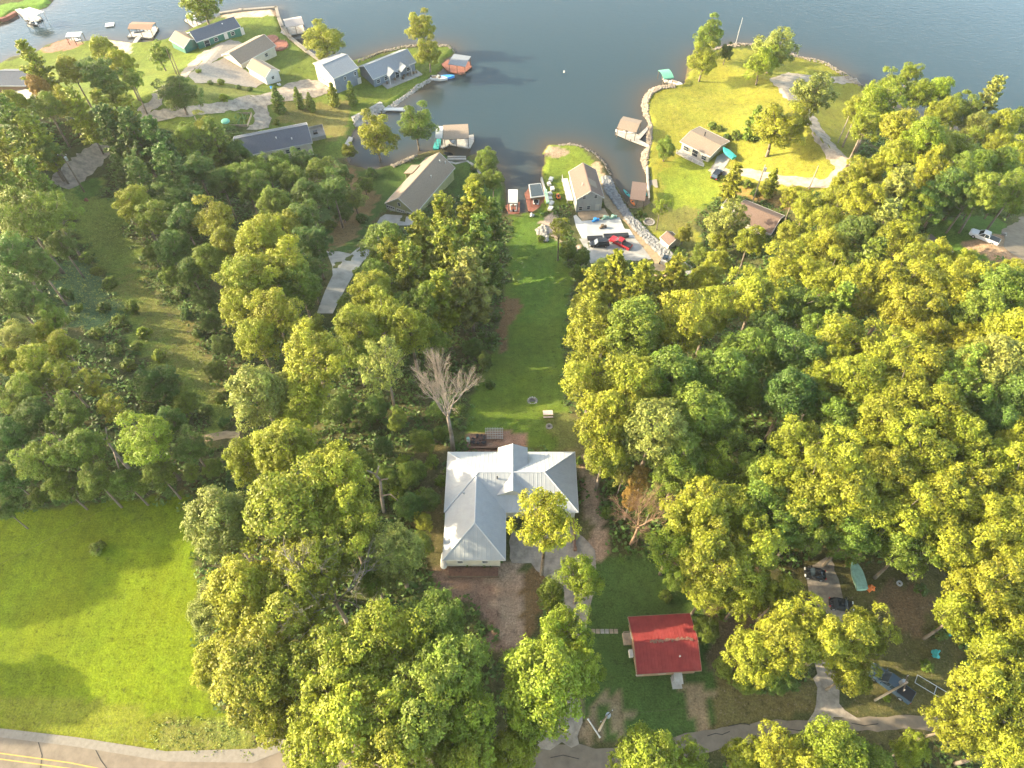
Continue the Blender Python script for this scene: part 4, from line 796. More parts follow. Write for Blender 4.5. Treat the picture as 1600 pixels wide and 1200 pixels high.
for k in range(30): a=rn.uniform(-2,2); b=rn.uniform(-2.5,2.5); g.tube((a,b,0),(a+rn.uniform(-.3,.3),b+.2,rn.uniform(.5,1.2)),.25,.05,5)
g.build('crops',mat('vegetable leaves',(.06,.12,.03),.8,var=.5,scale=4),t)
t=thing('swing_frame','thin white metal frame lying on the grass right of the blue pickup','frame',G(1455,1075),R_(-35)); g=MB()
for a,b in(((-2,-.6,.1),(2,-.6,.1)),((-2,.6,.1),(2,.6,.1)),((-2,-.6,.1),(-2,.6,.1)),((.5,-.6,.1),(.5,.6,.1))): g.tube(a,b,.05,.05,5)
g.build('tubing','metal',t)
p=G(928,1138); t=thing('fallen_pipe','white pipe lying on the bare dirt near the lower road','pipe',p,R_(-57)); g=MB(); g.tube((-1.2,0,.12),(1.2,0,.12),.11,.11,10); g.build('pipe',"white",t); g=MB()
for x in(-1.25,1.25): g.tube((x-.08,0,.12),(x+.08,0,.12),.15,.15,10)
g.build('end_cap','white',t)
# ------------------------------------------------------------ poles and wires
POLES={}
def pole(key,label,bx,by,h,arm=True,box=False,lean=(0,0),m='bark',rz=0):
    p=G(bx,by); t=thing('utility_pole',label,'pole',p,R_(rz)); g=MB(); top=Vector((lean[0],lean[1],h)); g.tube((0,0,-.5),top,.17,.12,9); g.build('pole',m,t)
    if arm: g=MB(); g.box((top.x,top.y,h-.5),(2.2,.12,.14)); g.build('crossarm','post',t); g=MB(); [g.tube((x+top.x,top.y,h-.42),(x+top.x,top.y,h-.18),.07,.05,6) for x in(-.95,0,.95)]; g.build('insulator','white',t)
    if box: g=MB(); g.tube((top.x+.4,top.y,h-1.9),(top.x+.4,top.y,h-1.0),.3,.3,12); g.build('transformer','metal',t)
    POLES[key]=p+top; return t
M['polew']=mat('weathered pole wood',(.26,.22,.17),.9,var=.2)
pole('a','power pole with transformer leaning over the blue pickup',1367,1094,9.5,True,True,m='polew',rz=60)
pole('b','power pole with crossarm and grey transformer on the bare dirt by the lower road',936,1142,9.5,True,True,m='polew',rz=40)
pole('c','power pole beside the far right lane lawn',1309,223,9,True,False,m='polew')
pole('d','tall pale pole with box rising behind the brown roofed house',1175,318,12,False,True,m='polew')
pole('e','plain pole standing on the lawn above the lane by the pines',1264,295,7,False,m='polew')
pole('f','power pole rising out of the far right woods',1440,325,13,True,True,m='polew')
pole('g','power pole in the shaded woods beside the lane bend',132,300,11,True,True,m='post')
pole('h','slim pole near the small conifers by the charcoal roofed house',316,212,6,False,m='polew')
pole('i','thin pole on the lawn next to the twin wood posts at the left',281,118,7,False,m='post'); pole('j','thin wood post between the yard tree and gravel yard',276,116,8,False,m='post')
t=thing('flagpole','slender white flagpole standing at the lakeside edge of the right point','flagpole',G(1149.5,69)); g=MB(); g.tube((0,0,-.3),(0,0,8.5),.09,.05,8); g.build('pole','white',t); g=MB(); g.tube((0,0,8.5),(0,0,8.65),.1,.1,8); g.build('finial','white',t)
def wire(label,a,b,sag,r_=.02):
    mb=MB(); n=14; pts=[]
    for i in range(n+1):
        u=i/n; q=a.lerp(b,u); q.z-=sag*4*u*(1-u); pts.append(q)
    mb.path(pts,[r_]*(n+1),4); return tag(mb.build('power_line','post'),label,'power line')
wire('thin power line crossing the ravine from the shaded pole toward the field',POLES['g'],G(372,650,9),3,.012)
wire('thin power line continuing across the open field toward the road',G(372,650,9),G(-120,935,9),3,.012)
wire('power line between the two transformer poles above the lower road',POLES['b'],POLES['a'],1.2,.009)
# ------------------------------------------------------------ trees
def leaf_mat(name,trans=.3):
    m,N,L,b=nodes(name); oi=N.new('ShaderNodeObjectInfo'); at=N.new('ShaderNodeAttribute'); at.attribute_name='vary'
    tc=N.new('ShaderNodeTexCoord'); nz=N.new('ShaderNodeTexNoise'); nz.inputs['Scale'].default_value=.35; nz.inputs['Detail'].default_value=3; L.new(tc.outputs['Object'],nz.inputs['Vector'])
    r=N.new('ShaderNodeMapRange'); r.inputs[1].default_value=.3; r.inputs[2].default_value=.7; r.inputs[3].default_value=.75; r.inputs[4].default_value=1.3; L.new(nz.outputs['Fac'],r.inputs[0])
    v=N.new('ShaderNodeMapRange'); v.inputs[3].default_value=.6; v.inputs[4].default_value=1.45; L.new(at.outputs['Fac'],v.inputs[0])
    mm=N.new('ShaderNodeMath'); mm.operation='MULTIPLY'; L.new(r.outputs[0],mm.inputs[0]); L.new(v.outputs[0],mm.inputs[1])
    sc=N.new('ShaderNodeVectorMath'); sc.operation='SCALE'; L.new(oi.outputs['Color'],sc.inputs[0]); L.new(mm.outputs[0],sc.inputs['Scale'])
    hs=N.new('ShaderNodeHueSaturation'); L.new(sc.outputs[0],hs.inputs['Color'])
    h=N.new('ShaderNodeMapRange'); h.inputs[3].default_value=.482; h.inputs[4].default_value=.518; ha=N.new('ShaderNodeMath'); ha.operation='MULTIPLY_ADD'; ha.inputs[1].default_value=.5; L.new(at.outputs['Fac'],ha.inputs[0]); n2=N.new('ShaderNodeTexNoise'); n2.inputs['Scale'].default_value=.16; n2.inputs['Detail'].default_value=2; L.new(tc.outputs['Object'],n2.inputs['Vector']); hb_=N.new('ShaderNodeMath'); hb_.operation='MULTIPLY'; hb_.inputs[1].default_value=.5; L.new(n2.outputs['Fac'],hb_.inputs[0]); L.new(hb_.outputs[0],ha.inputs[2]); L.new(ha.outputs[0],h.inputs[0]); L.new(h.outputs[0],hs.inputs['Hue'])
    L.new(hs.outputs[0],b.inputs['Base Color']); b.inputs['Roughness'].default_value=.55; b.inputs['Specular IOR Level'].default_value=.25
    tr=N.new('ShaderNodeBsdfTranslucent'); L.new(hs.outputs[0],tr.inputs[0]); mx=N.new('ShaderNodeMixShader'); mx.inputs[0].default_value=trans
    L.new(b.outputs[0],mx.inputs[1]); L.new(tr.outputs[0],mx.inputs[2]); L.new(mx.outputs[0],N['Material Output'].inputs[0]); return m
M['leaf']=leaf_mat('foliage'); M['needle']=leaf_mat('needles',.15)
def leaves_mesh(name,C,Nn,size,mat_,aspect=1.4,spread=.7,clvar=None,seed=0):
    """one irregular four-sided leaf spray per row; C centres, Nn preferred normals"""
    r=np.random.default_rng(seed); n=len(C)
    d=Nn+r.normal(0,spread,(n,3)); d/=np.linalg.norm(d,axis=1)[:,None]+1e-9
    a=np.cross(d,r.normal(0,1,(n,3))); a/=np.linalg.norm(a,axis=1)[:,None]+1e-9; b=np.cross(d,a)
    s=(size*r.uniform(.65,1.35,n))[:,None]
    bend=d*s*.25
    V=np.stack([C-a*s*aspect/2,C-b*s/2*r.uniform(.6,1.1,(n,1))+a*s*r.uniform(-.2,.2,(n,1))-bend,C+a*s*aspect/2,C+b*s/2*r.uniform(.6,1.1,(n,1))-bend],1).reshape(-1,3)
    me=bpy.data.meshes.new(name); me.vertices.add(4*n); me.vertices.foreach_set('co',V.astype(np.float32).ravel())
    me.loops.add(4*n); me.loops.foreach_set('vertex_index',np.arange(4*n,dtype=np.int32)); me.polygons.add(n); me.polygons.foreach_set('loop_start',np.arange(0,4*n,4,dtype=np.int32)); me.update(calc_edges=True)
    vv=r.random(n)*.45+(clvar if clvar is not None else r.random(n))*.55
    at=me.attributes.new('vary','FLOAT','FACE'); at.data.foreach_set('value',vv.astype(np.float32))
    me.materials.append(mat_); return me
def ell(n,r):  # random unit vectors
    v=r.normal(0,1,(n,3)); return v/np.linalg.norm(v,axis=1)[:,None]
def broadleaf(seed,Rr=5.,hz_=6.0,zc=11.5,nl=36,nc=19,nleaf=40,lr=(.19,.34),leaf=.205,low=-.45,gap=0.0,flat=1.0):
    r=np.random.default_rng(seed); L_=[]
    # lobes: fibonacci-ish spread, jittered
    k=np.arange(nl)+.5; ph=np.arccos(1-2*k/nl); th=math.pi*(1+5**.5)*k+r.uniform(0,6)
    U=np.stack([np.cos(th)*np.sin(ph),np.sin(th)*np.sin(ph),np.cos(ph)],1)+r.normal(0,.14,(nl,3)); U/=np.linalg.norm(U,axis=1)[:,None]
    U=U[U[:,2]>low]; nl=len(U)
    rad=r.uniform(lr[0],lr[1],nl)*Rr; reach=r.uniform(.52,1.08,nl)
    asym=1+.16*np.cos(np.arctan2(U[:,1],U[:,0])*2+r.uniform(0,6))
    lc=U*reach[:,None]*np.array([Rr-0,Rr-0,hz_])*asym[:,None]*(1-.28); lc[:,2]*=flat
    Cs=[];Ns=[];cv=[]
    for i in range(nl):
        if gap and r.random()<gap: continue
        u=ell(nc,r); u[:,2]=np.abs(u[:,2])*.8+u[:,2]*.35; u/=np.linalg.norm(u,axis=1)[:,None]
        o=u+U[i]*.45; o/=np.linalg.norm(o,axis=1)[:,None]
        cc=lc[i]+o*rad[i]*np.array([1,1,.85])*r.uniform(.72,1.08,(nc,1)); cr=r.uniform(.38,.98,nc)*Rr/5*.80
        for c,cr_,oo in zip(cc,cr,o):
            k=int(nleaf*cr_/(.8*Rr/5)); w=ell(k,r); w=w+oo*.5; w/=np.linalg.norm(w,axis=1)[:,None]
            Cs.append(c+w*cr_*np.array([1,1,.8])*r.uniform(.5,1.0,(k,1))**.7*(1+.45*(r.random((k,1))<.12))); Ns.append(w*.8+oo*.3+np.array([0,0,.5])); cv.append(np.full(k,r.random()))
    # inner foliage so the heart of the crown is not hollow
    k=700; w=ell(k,r)*r.uniform(.15,.62,(k,1))*np.array([Rr,Rr,hz_*flat]); w=w[w[:,2]>low*hz_]; Cs.append(w); Ns.append(np.tile([0,0,1.],(len(w),1))); cv.append(r.random(len(w)))
    C=np.concatenate(Cs)+[0,0,zc]; Nn=np.concatenate(Ns)
    me=leaves_mesh('crown',C,Nn,leaf*Rr/5,M['leaf'],1.45,.6,np.concatenate(cv),seed)
    tb=MB(); h0=zc-hz_*.55; sway=r.normal(0,.25,2)
    pts=[Vector((0,0,-.6)),Vector((sway[0]*.4,sway[1]*.4,h0*.5)),Vector((sway[0],sway[1],h0)),Vector((0,0,zc+hz_*.3))]; tr=.055*Rr
    tb.path(pts,[tr*1.35,tr,tr*.8,tr*.25],9)
    for i in range(nl):
        st=pts[2].lerp(pts[3],max(0,min(.8,(U[i][2]+.5)*.5))); e=Vector(lc[i])+Vector((0,0,zc)); md=st.lerp(e,.5)+Vector((0,0,-.1*Rr*.4)); tb.path([st,md,e],[tr*.42,tr*.28,tr*.1],5)
    tm=tb.build('trunk','bark',smooth=True); t=tm.data; bpy.data.objects.remove(tm)
    return me,t
def pine(seed,Rr=4.2,H=19.,leaf=.42,z0=.25,taper=.75,levels=15):
    r=np.random.default_rng(seed); Cs=[];Ns=[];cv=[]; tb=MB(); tb.path([(0,0,-.6),(0,0,H*.5),(.1,0,H*.98)],[.30,.2,.04],8)
    for i in range(levels):
        f=i/(levels-1); z=H*(z0+(1-z0)*f*.97); rr=Rr*(1-f**1.6*taper)*(0.75+.25*min(1,f*4))*r.uniform(.85,1.1)
        nb=int(7-2*f); a0=r.uniform(0,6)
        for k in range(nb):
            if r.random()<.10: continue
            a=a0+2*math.pi*k/nb+r.uniform(-.3,.3); rl=rr*r.uniform(.65,1.15); up=.10+.45*f
            dirv=np.array([math.cos(a),math.sin(a),up]); tip=np.array([0,0,z])+dirv*rl; tb.tube((0,0,z),tuple(tip),.05,.015,4)
            nt_=max(3,int(rl/.55)); 
            for t in np.linspace(.3,1.0,nt_):
                side=r.uniform(-1,1)*.38*rl*(1.1-t)
                c=np.array([0,0,z])+dirv*rl*t+np.array([-math.sin(a),math.cos(a),0])*side+[0,0,r.uniform(-.1,.3)]
                n_=22; cr=.62*(1.15-.45*t)*(.7+.3*rl/Rr)*1.15; w=ell(n_,r); Cs.append(c+w*np.array([cr,cr,cr*.45])*r.uniform(.4,1,(n_,1))); Ns.append(w*.5+[0,0,.9]); cv.append(np.full(n_,r.random()))
    w=ell(40,r)*.5+[0,0,H*.98]; Cs.append(w); Ns.append(w*0+[0,0,1]); cv.append(r.random(40))
    me=leaves_mesh('crown',np.concatenate(Cs),np.concatenate(Ns),leaf,M['needle'],1.9,.6,np.concatenate(cv),seed)
    tm=tb.build('trunk','bark',smooth=True); t=tm.data; bpy.data.objects.remove(tm); return me,t
def shrub(seed):
    r=np.random.default_rng(seed); Cs=[];Ns=[];cv=[]
    for i in range(34):
        u=ell(1,r)[0]; u[2]=abs(u[2]); c=u*np.array([.75,.75,.8])*r.uniform(.6,1); n_=34; w=ell(n_,r)+u*.5
        Cs.append(c+w*.26*r.uniform(.4,1,(n_,1))+[0,0,.15]); Ns.append(w+[0,0,.5]); cv.append(np.full(n_,r.random()))
    me=leaves_mesh('foliage',np.concatenate(Cs),np.concatenate(Ns),.15,M['leaf'],1.4,.6,np.concatenate(cv),seed)
    tb=MB()
    for k in range(6):
        a=k*1.05; tb.tube((0,0,-.2),(.4*math.cos(a),.4*math.sin(a),.7),.04,.015,5)
    tm=tb.build('stems','bark'); t=tm.data; bpy.data.objects.remove(tm); return me,t
PRO={'b':[broadleaf(11),broadleaf(12,nl=42,lr=(.18,.32)),broadleaf(13,hz_=6.8,zc=11,nl=40),broadleaf(14,nl=30,lr=(.24,.38),hz_=5.4,flat=.95),broadleaf(15,nl=44,lr=(.17,.30),hz_=6.3,gap=.05),broadleaf(16,nl=38,hz_=5.8,gap=.10),broadleaf(17,nl=40,hz_=6.5,gap=.08,lr=(.18,.36))],
 'l':[broadleaf(21,nl=32,nc=13,nleaf=34,lr=(.15,.27),gap=.2,leaf=.2,low=-.6),broadleaf(22,nl=34,nc=13,nleaf=34,lr=(.14,.27),gap=.22,leaf=.2,hz_=6.5,low=-.6)],
 'r':[broadleaf(31,hz_=5.6,zc=6.6,nl=36,low=-.85),broadleaf(32,hz_=6.2,zc=7.2,nl=34,low=-.85)],           # low-branched
 'w':[broadleaf(41,hz_=5.5,zc=7,nl=34,nc=20,nleaf=24,lr=(.16,.28),leaf=.26,low=-.8)],
 'p':[pine(51),pine(52,Rr=4.6,levels=13),pine(53,Rr=3.9,taper=.65)],
 'c':[pine(61,Rr=2.2,H=8,z0=.04,leaf=.26,taper=.9,levels=16)],
 's':[shrub(71),shrub(72)]}
BR={'b':5.,'l':5.,'r':5.,'w':5.,'p':4.2,'c':2.0,'s':1.0}; CZ={'b':11.5,'l':11.5,'r':6.3,'w':7,'p':11.5,'c':3.6,'s':.6}
TINT={'Y':(.190,.206,.015),'L':(.170,.215,.015),'G':(.125,.168,.018),'D':(.085,.132,.021),'P':(.180,.195,.036),'O':(.24,.155,.035)}
TN={'Y':'golden green','L':'bright lime green','G':'mid green','D':'dark green','P':'pale grey green','O':'orange tinged'}
KN={'b':('broadleaf_tree','broadleaf tree','tree'),'l':('sparse_tree','sparse open crowned tree','tree'),'r':('round_tree','low branched round tree','tree'),'w':('willow_tree','feathery fine leaved tree','tree'),
 'p':('pine_tree','feathery pine','tree'),'c':('conical_evergreen','small conical evergreen','tree'),'s':('shrub','rounded shrub','shrub')}
ROOT={'b':'trees of the woods and yards','l':'trees of the woods and yards','r':'trees of the woods and yards','w':'trees of the woods and yards','p':'pines among the woods','c':'small evergreens','s':'shrubs'}
LM=[('the red roofed cabin',1035,1005),('the white roofed house',795,790),('the tan garage house',655,290),('the grey lake house',915,295),('the red pickup',968,380),('the white pickup',1537,371),
('the blue pickup',1390,1068),('the pale green covered boat',1339,897),('the open green field',150,950),('the round field bush',150,855),('the dead pale tree',698,600),('the picnic bench',856,649),('the bottom left road',200,1180),
('the charcoal roofed house',430,218),('the slate gabled garage',520,110),('the green sided house',320,55),('the brown roofed boathouse',225,45),('the double boathouse',712,215),
('the dark cabin in the trees',20,125),('the lane bend',125,265),('the tan shallow roofed cabin',1100,218),('the brown roofed house',1190,345),('the far right lane',1285,215),('the right shore flagpole',1150,52),
('the dead bleached snag',200,690),('the bare tangled dead tree',545,930),('the orange dying tree',1003,760),('the tan shed',1043,370),('the black parked car',1120,273),('the pole in the far woods',1445,300),('the dark gap in the woods',1185,670),('the concrete drive',540,430),('the overgrown ravine track',290,560),('the right frame edge woods',1590,560),('the ravine thicket',60,450),('the leaning power pole',1400,1085),('the east woods centre',1420,560),('the boulder shore',1065,410)]
TREES=[]
def tree(px,py,r,k='b',c='Y',vs=None,world=None,rad=None):
    """a tree whose crown is seen centred on the pixel with the given pixel radius"""
    if world is None:
        Rw=5.
        for _ in range(4):
            s=Rw/BR[k]; sz=s**.7*{'b':1.08,'l':1.08,'w':.98}[k] if k in'blw' else s**.85*{'r':.92,'p':.97}.get(k,1.05)
            if k=='s': sz=s
            p=G(px,py,CZ[k]*sz); dep=p.y*cp-(p.z-HC)*sp; Rw=r*dep/FP
        loc=(p.x,p.y,HT(p.x,p.y))
    else: loc=(world[0],world[1],HT(*world)); Rw=rad
    s=Rw/BR[k]; sz=s**.7*{'b':1.08,'l':1.08,'w':.98}[k] if k in'blw' else s**.85*{'r':.92,'p':.97}.get(k,1.05)
    if k=='s': sz=s*random.uniform(.85,1.2)
    if vs: sz*=vs
    nm,ln,cat=KN[k]; i=random.randrange(len(PRO[k])); cm,tm=PRO[k][i]
    o=thing(nm,None,cat,loc,random.uniform(0,6.28),ROOT[k]); o.scale=(s*random.uniform(.94,1.06),s*random.uniform(.94,1.06),sz)
    a=bpy.data.objects.new('crown' if k!='s' else 'foliage',cm); b_=bpy.data.objects.new('trunk' if k!='s' else 'stems',tm)
    for q in(a,b_): COL.objects.link(q); q.parent=o
    t=TINT[c]; f=random.uniform(.86,1.14); g=random.uniform(-.012,.014 if c=='Y' else .008); a.color=(max(0.01,t[0]*f+g),t[1]*f,t[2]*f,1)
    TREES.append((o,px,py,r,k,c)); return o
T='''
58 110 26 p Y;62 140 18 b O;115 115 24 b Y;160 122 30 b D;165 82 22 b Y;192 102 22 b Y;207 128 20 b G;182 150 20 b G;250 88 20 r G;280 148 30 r D;28 165 20 b Y;100 165 22 b Y;75 172 25 b G
130 182 26 p Y;168 182 24 p Y;207 188 22 p Y;30 200 30 p G;62 222 28 p Y;20 250 30 p Y;78 240 20 b D;178 212 28 p D;215 218 30 p D;252 232 30 p D;292 222 28 b G;322 200 20 b Y;340 228 26 p G;372 245 22 b D
196 275 20 p D;226 290 28 p D;270 272 30 p D;310 268 28 b D;347 288 26 b D;383 282 28 b G;20 302 30 p G;62 292 28 p G;40 345 44 b G;86 340 32 b G;20 400 35 b D;62 420 28 b D;98 385 22 b D
15 462 30 b D;50 472 28 b D;84 500 22 b G;30 530 25 b P;15 565 25 b Y;72 522 18 b Y;55 572 28 b Y;100 545 24 b Y;100 592 28 l Y;150 602 25 l Y;30 622 30 b G;20 682 30 b D;60 652 30 b D;110 652 30 b G;70 722 34 b G;130 702 34 b G
20 750 25 b D;100 762 22 b G;150 752 28 b G;178 640 25 l Y;235 692 42 b L;200 755 22 b G;252 742 24 b G;302 702 26 b D;272 662 24 b D;332 732 16 r G;245 602 34 r D;290 632 22 r G;10 800 16 b D
215 322 30 b Y;245 350 28 b G;270 318 25 b D;292 352 28 b D;270 392 26 b D;240 400 18 r G;272 432 20 r G;300 432 24 b D;322 470 20 r D;340 348 33 b Y;358 385 28 b Y;330 412 28 b G;300 312 24 b D;402 300 28 b G;430 322 28 b G
410 380 42 b Y;442 358 28 b Y;472 345 28 b D;482 310 28 b D;455 282 28 b G;420 270 26 b G;500 272 26 b G;522 300 28 b D;490 382 26 b D;440 422 42 b Y;392 440 42 b Y;376 482 34 b Y;430 492 42 b Y;402 530 38 b Y;470 452 34 b G;484 428 22 b D
330 505 18 r D;350 542 18 r D;337 580 18 r G;545 238 12 r Y;590 222 32 r Y 1.2;652 205 30 r G 1.15;555 315 20 r P;570 290 14 r G;535 330 18 r D;535 275 18 r D;505 62 34 r Y .9;315 6 32 w L;659 50 24 r Y 1.05;670 88 22 r Y 1.05;760 252 20 r G;742 290 18 b Y;770 285 18 b G
600 385 36 b G;694 350 30 p Y;742 335 34 p Y;770 345 22 p G;660 382 34 p Y;622 402 34 b Y;580 440 30 b G;585 462 38 b Y;550 484 24 b G;642 432 38 p Y;702 402 42 p Y;750 382 32 p G;768 420 24 p G;735 448 42 p P;690 470 34 p Y;652 482 34 b G
600 502 38 b Y;560 520 38 b Y;642 520 36 b Y;495 572 54 b Y;478 528 30 b Y;680 540 24 b G;556 556 26 b G;606 596 46 l P 1.25;585 640 24 r D;410 622 48 b P;470 640 38 b Y;528 640 26 r D;740 545 18 r D;758 565 14 r D;690 640 20 r D
660 690 20 r G;600 700 18 r D;640 742 22 r G;602 745 20 r G;672 782 18 r D;640 792 24 r D;565 722 22 r G;662 815 16 r Y;622 660 20 r G;690 680 14 r G;660 850 20 r G;655 740 16 r G
445 700 52 b Y;350 820 58 b P;450 800 70 b Y;520 745 56 b Y;545 830 56 b Y;335 960 42 b P;385 930 60 b Y;400 1050 70 b Y;345 1040 42 b Y;455 950 60 b Y;480 880 56 b Y;520 1045 66 b Y;600 1000 64 b Y;620 870 48 b P;680 975 50 b G
705 1045 62 b G;565 1110 78 b Y;655 1110 70 b G;725 1125 62 b L;620 1190 70 b Y;500 1150 60 b Y;850 1068 66 b L;882 985 40 b L;905 906 34 b L;862 932 24 b G;898 1042 40 b L;832 1115 46 b L;390 720 36 b Y;720 1190 55 b Y;800 1180 40 b Y;430 1120 44 b Y;585 905 30 b G
875 362 22 l Y;910 402 14 r G;888 392 16 r G;925 462 32 p Y;960 432 28 p Y;1000 452 32 p Y;930 520 42 b Y;990 522 46 b G;1060 512 46 b Y;1110 492 34 b Y;1050 445 32 p Y;1100 442 28 b Y;925 592 46 b Y;985 602 48 b Y
1050 592 46 b G;1120 592 44 b G;1160 560 42 b G;950 662 46 b Y;1020 672 50 b P;1090 652 46 b G;1128 672 36 b G;942 712 36 b Y;1060 732 38 b G;1108 732 32 b L;1085 800 48 b Y;1052 852 38 b L;1110 872 52 b Y;1170 862 46 b Y;1150 802 42 b Y
1200 802 42 b G;1215 752 38 b Y;1180 735 34 b G;1262 772 48 b Y;1250 705 42 b Y;1242 832 38 b G;1302 722 46 b Y;1322 782 50 b Y;1370 742 46 b Y;1402 692 42 b Y;1442 722 46 b Y;1330 838 38 b G;1400 812 46 b Y;1452 792 46 b Y;1482 852 46 b Y
1415 860 36 b G;1512 782 46 b Y;1562 822 48 b Y;1582 762 42 b Y;1540 722 42 b Y;1590 702 38 b Y;1492 680 40 b Y;1180 470 42 b Y;1232 422 40 b Y;1200 512 34 b D;1242 482 36 b G;1290 442 36 b Y;1302 492 36 p G;1342 462 38 b Y;1352 420 34 p G
1402 452 42 b Y;1442 420 36 b Y;1422 492 42 b Y;1482 462 38 b Y;1522 442 36 b Y;1562 462 42 b G;1592 442 28 b Y;1530 502 38 b G;1575 530 44 b Y;1322 542 46 b Y;1290 592 42 b Y;1342 602 46 b Y;1382 562 42 b Y;1402 622 46 b Y;1442 582 42 b Y
1462 642 42 b Y;1372 662 42 b Y;1302 652 36 b G;1242 562 42 b D;1232 622 42 b D;1282 532 32 b G;1500 600 44 b G;1542 580 48 b P;1582 622 42 b D;1550 650 36 b D;1258 988 50 b Y;1302 1005 48 b Y;1222 1002 50 b Y;1180 1030 42 b Y;1350 985 40 b Y
1330 1052 34 b Y;1102 985 24 r G;1165 1065 24 r G;1130 1045 18 r G;1212 1062 26 r D;1542 922 54 b Y;1500 962 40 b Y;1582 882 46 b Y;1592 982 46 b Y;1562 1032 46 b Y;1530 1090 54 b Y;1592 1112 50 b Y;1482 1135 38 b Y;1562 1172 46 b Y
1001 752 26 l O;985 782 22 l O;1018 790 22 l P;972 745 18 l P;1010 1190 52 b L;1062 1198 40 b L;1162 1180 30 b Y;1222 1188 46 b Y;1300 1178 50 b L;1418 1172 28 b L;1350 1198 38 b G;1212 935 34 b Y;1160 932 38 b Y;1102 925 34 b Y;1060 905 22 r G
1106 66 26 r G 1.1;1098 100 25 r Y 1.05;1134 85 13 r D;1212 72 36 w P .9;1190 104 26 r L 1.1;1270 148 36 w P 1.0;1212 205 42 r Y .95;1178 195 14 c G;1245 188 26 w Y;1150 210 10 s G;1145 285 18 p Y;1204 288 12 c Y;1168 287 9 s G;1040 233 18 r G;1033 325 14 l L;1068 368 14 r Y
1137 350 38 w P 1.0;1125 372 22 w Y;1172 378 22 b Y;1095 402 18 r G;1062 402 12 r D;1120 412 22 b Y;1370 165 36 b L;1390 140 26 b L;1340 175 24 b Y;1460 150 28 b L;1500 175 26 b G;1420 120 20 b L;1350 200 28 b L;1402 202 36 b Y;1430 152 26 b L;1442 222 38 b L;1400 252 34 b Y;1470 182 28 b Y;1452 272 34 b Y;1490 232 34 b L
1482 292 32 b D;1522 262 28 b G;1540 162 24 p P;1525 205 26 b P;1562 202 28 b Y;1592 192 24 b G;1592 242 28 b Y;1562 262 28 b G;1540 302 28 b G;1582 302 26 b G;1512 312 22 b D;1452 318 26 b D;1352 272 28 b Y;1322 292 28 b Y;1302 312 22 b Y
1260 328 22 b Y;1240 312 18 b Y;1342 322 34 b Y;1392 312 34 p P;1422 332 24 b L;1292 352 28 b Y;1332 370 32 b D;1372 362 32 p P;1402 382 32 b Y;1290 392 34 b Y;1232 372 26 b Y;1460 408 28 b Y;1502 418 26 b Y;1260 400 30 b Y;1572 430 20 b Y
434 158 10 c G;466 155 8 c G;485 161 7 c G;521 150 9 c Y;549 148 9 c G;432 190 6 s G;350 152 9 s L;150 855 14 s G;845 372 8 s G;460 196 6 s G;310 110 6 s G;345 128 7 s L;328 128 6 s D;372 135 6 s D;390 138 6 s D
1113 195 8 s G;1124 200 7 s G;1136 213 8 s D;940 420 18 r G;905 430 14 r G;1180 300 9 s D;940 318 5 s G;1000 332 6 s G;185 500 14 s G;205 480 14 s G;170 440 14 s G;150 422 12 s G;132 402 13 s G;212 540 12 s G;248 556 14 s L;225 520 13 s L;238 582 12 s G
180 545 12 s G;150 520 13 s G;160 480 12 s D;310 520 12 s D;290 490 12 s D;285 455 13 s D;775 495 10 s D;770 530 10 s D;765 600 10 s D;725 600 12 s D;720 640 12 s D;675 720 14 s G;620 770 14 s L;590 790 12 s G;660 770 14 s G;630 720 14 s L;690 750 12 s G;700 735 9 s G
402 262 18 b G;440 258 20 b G;474 254 20 b D;385 252 14 b D;100 460 14 s D;120 480 12 s G;200 570 13 s G;230 640 14 s D;320 640 12 s G;345 620 12 s G;350 660 12 s D;60 510 14 s D;905 720 9 s G;950 800 12 s G;955 760 10 s G;1040 930 12 s G;1190 1075 12 s D;1240 1070 12 s D;1130 960 12 s G;1330 880 10 s G
1385 1090 8 s L;1450 1040 12 s G;1440 920 12 s D;1470 990 14 s D;1215 690 16 s D;1180 690 14 s D;1430 880 14 s D;760 275 9 s L;740 262 6 s G;515 350 12 s G;530 310 14 s D;565 340 12 s D;580 270 10 s D;0 790 12 s D;1455 322 20 r G;1486 326 18 r D;1516 326 18 r D;1550 324 18 r G;1584 326 16 r G;1465 240 30 b Y;1500 275 28 b G;1435 300 26 b Y;1400 290 26 b Y;1556 230 24 b Y;1345 286 15 r G;1336 256 9 s G;1362 262 15 r Y
20 776 17 r D;60 778 15 r G;100 775 17 r D;142 773 15 r G;182 766 17 r D;222 763 15 r G;262 760 15 r D;300 742 15 r G;1290 420 26 b Y;1380 430 26 b Y;1210 440 24 b G;1440 540 32 b Y;1500 545 32 b Y;1490 510 26 b G;1170 620 30 b G;60 600 22 b G;300 395 18 r D;260 300 18 b D
'''
for ln in T.strip().split('\n'):
    for e in ln.split(';'):
        q=e.split(); big=(1.2 if float(q[0])>880 and 430<float(q[1])<880 else 1.1) if q[3]=='b' and float(q[1])>300 else 1.0
        tree(float(q[0]),float(q[1]),float(q[2])*big,q[3],q[4],float(q[5]) if len(q)>5 else None)
q_=G(846,897); TREE_H=tree(850,800,48,'b','Y',world=(q_.x,q_.y),rad=4.3,vs=1.5)
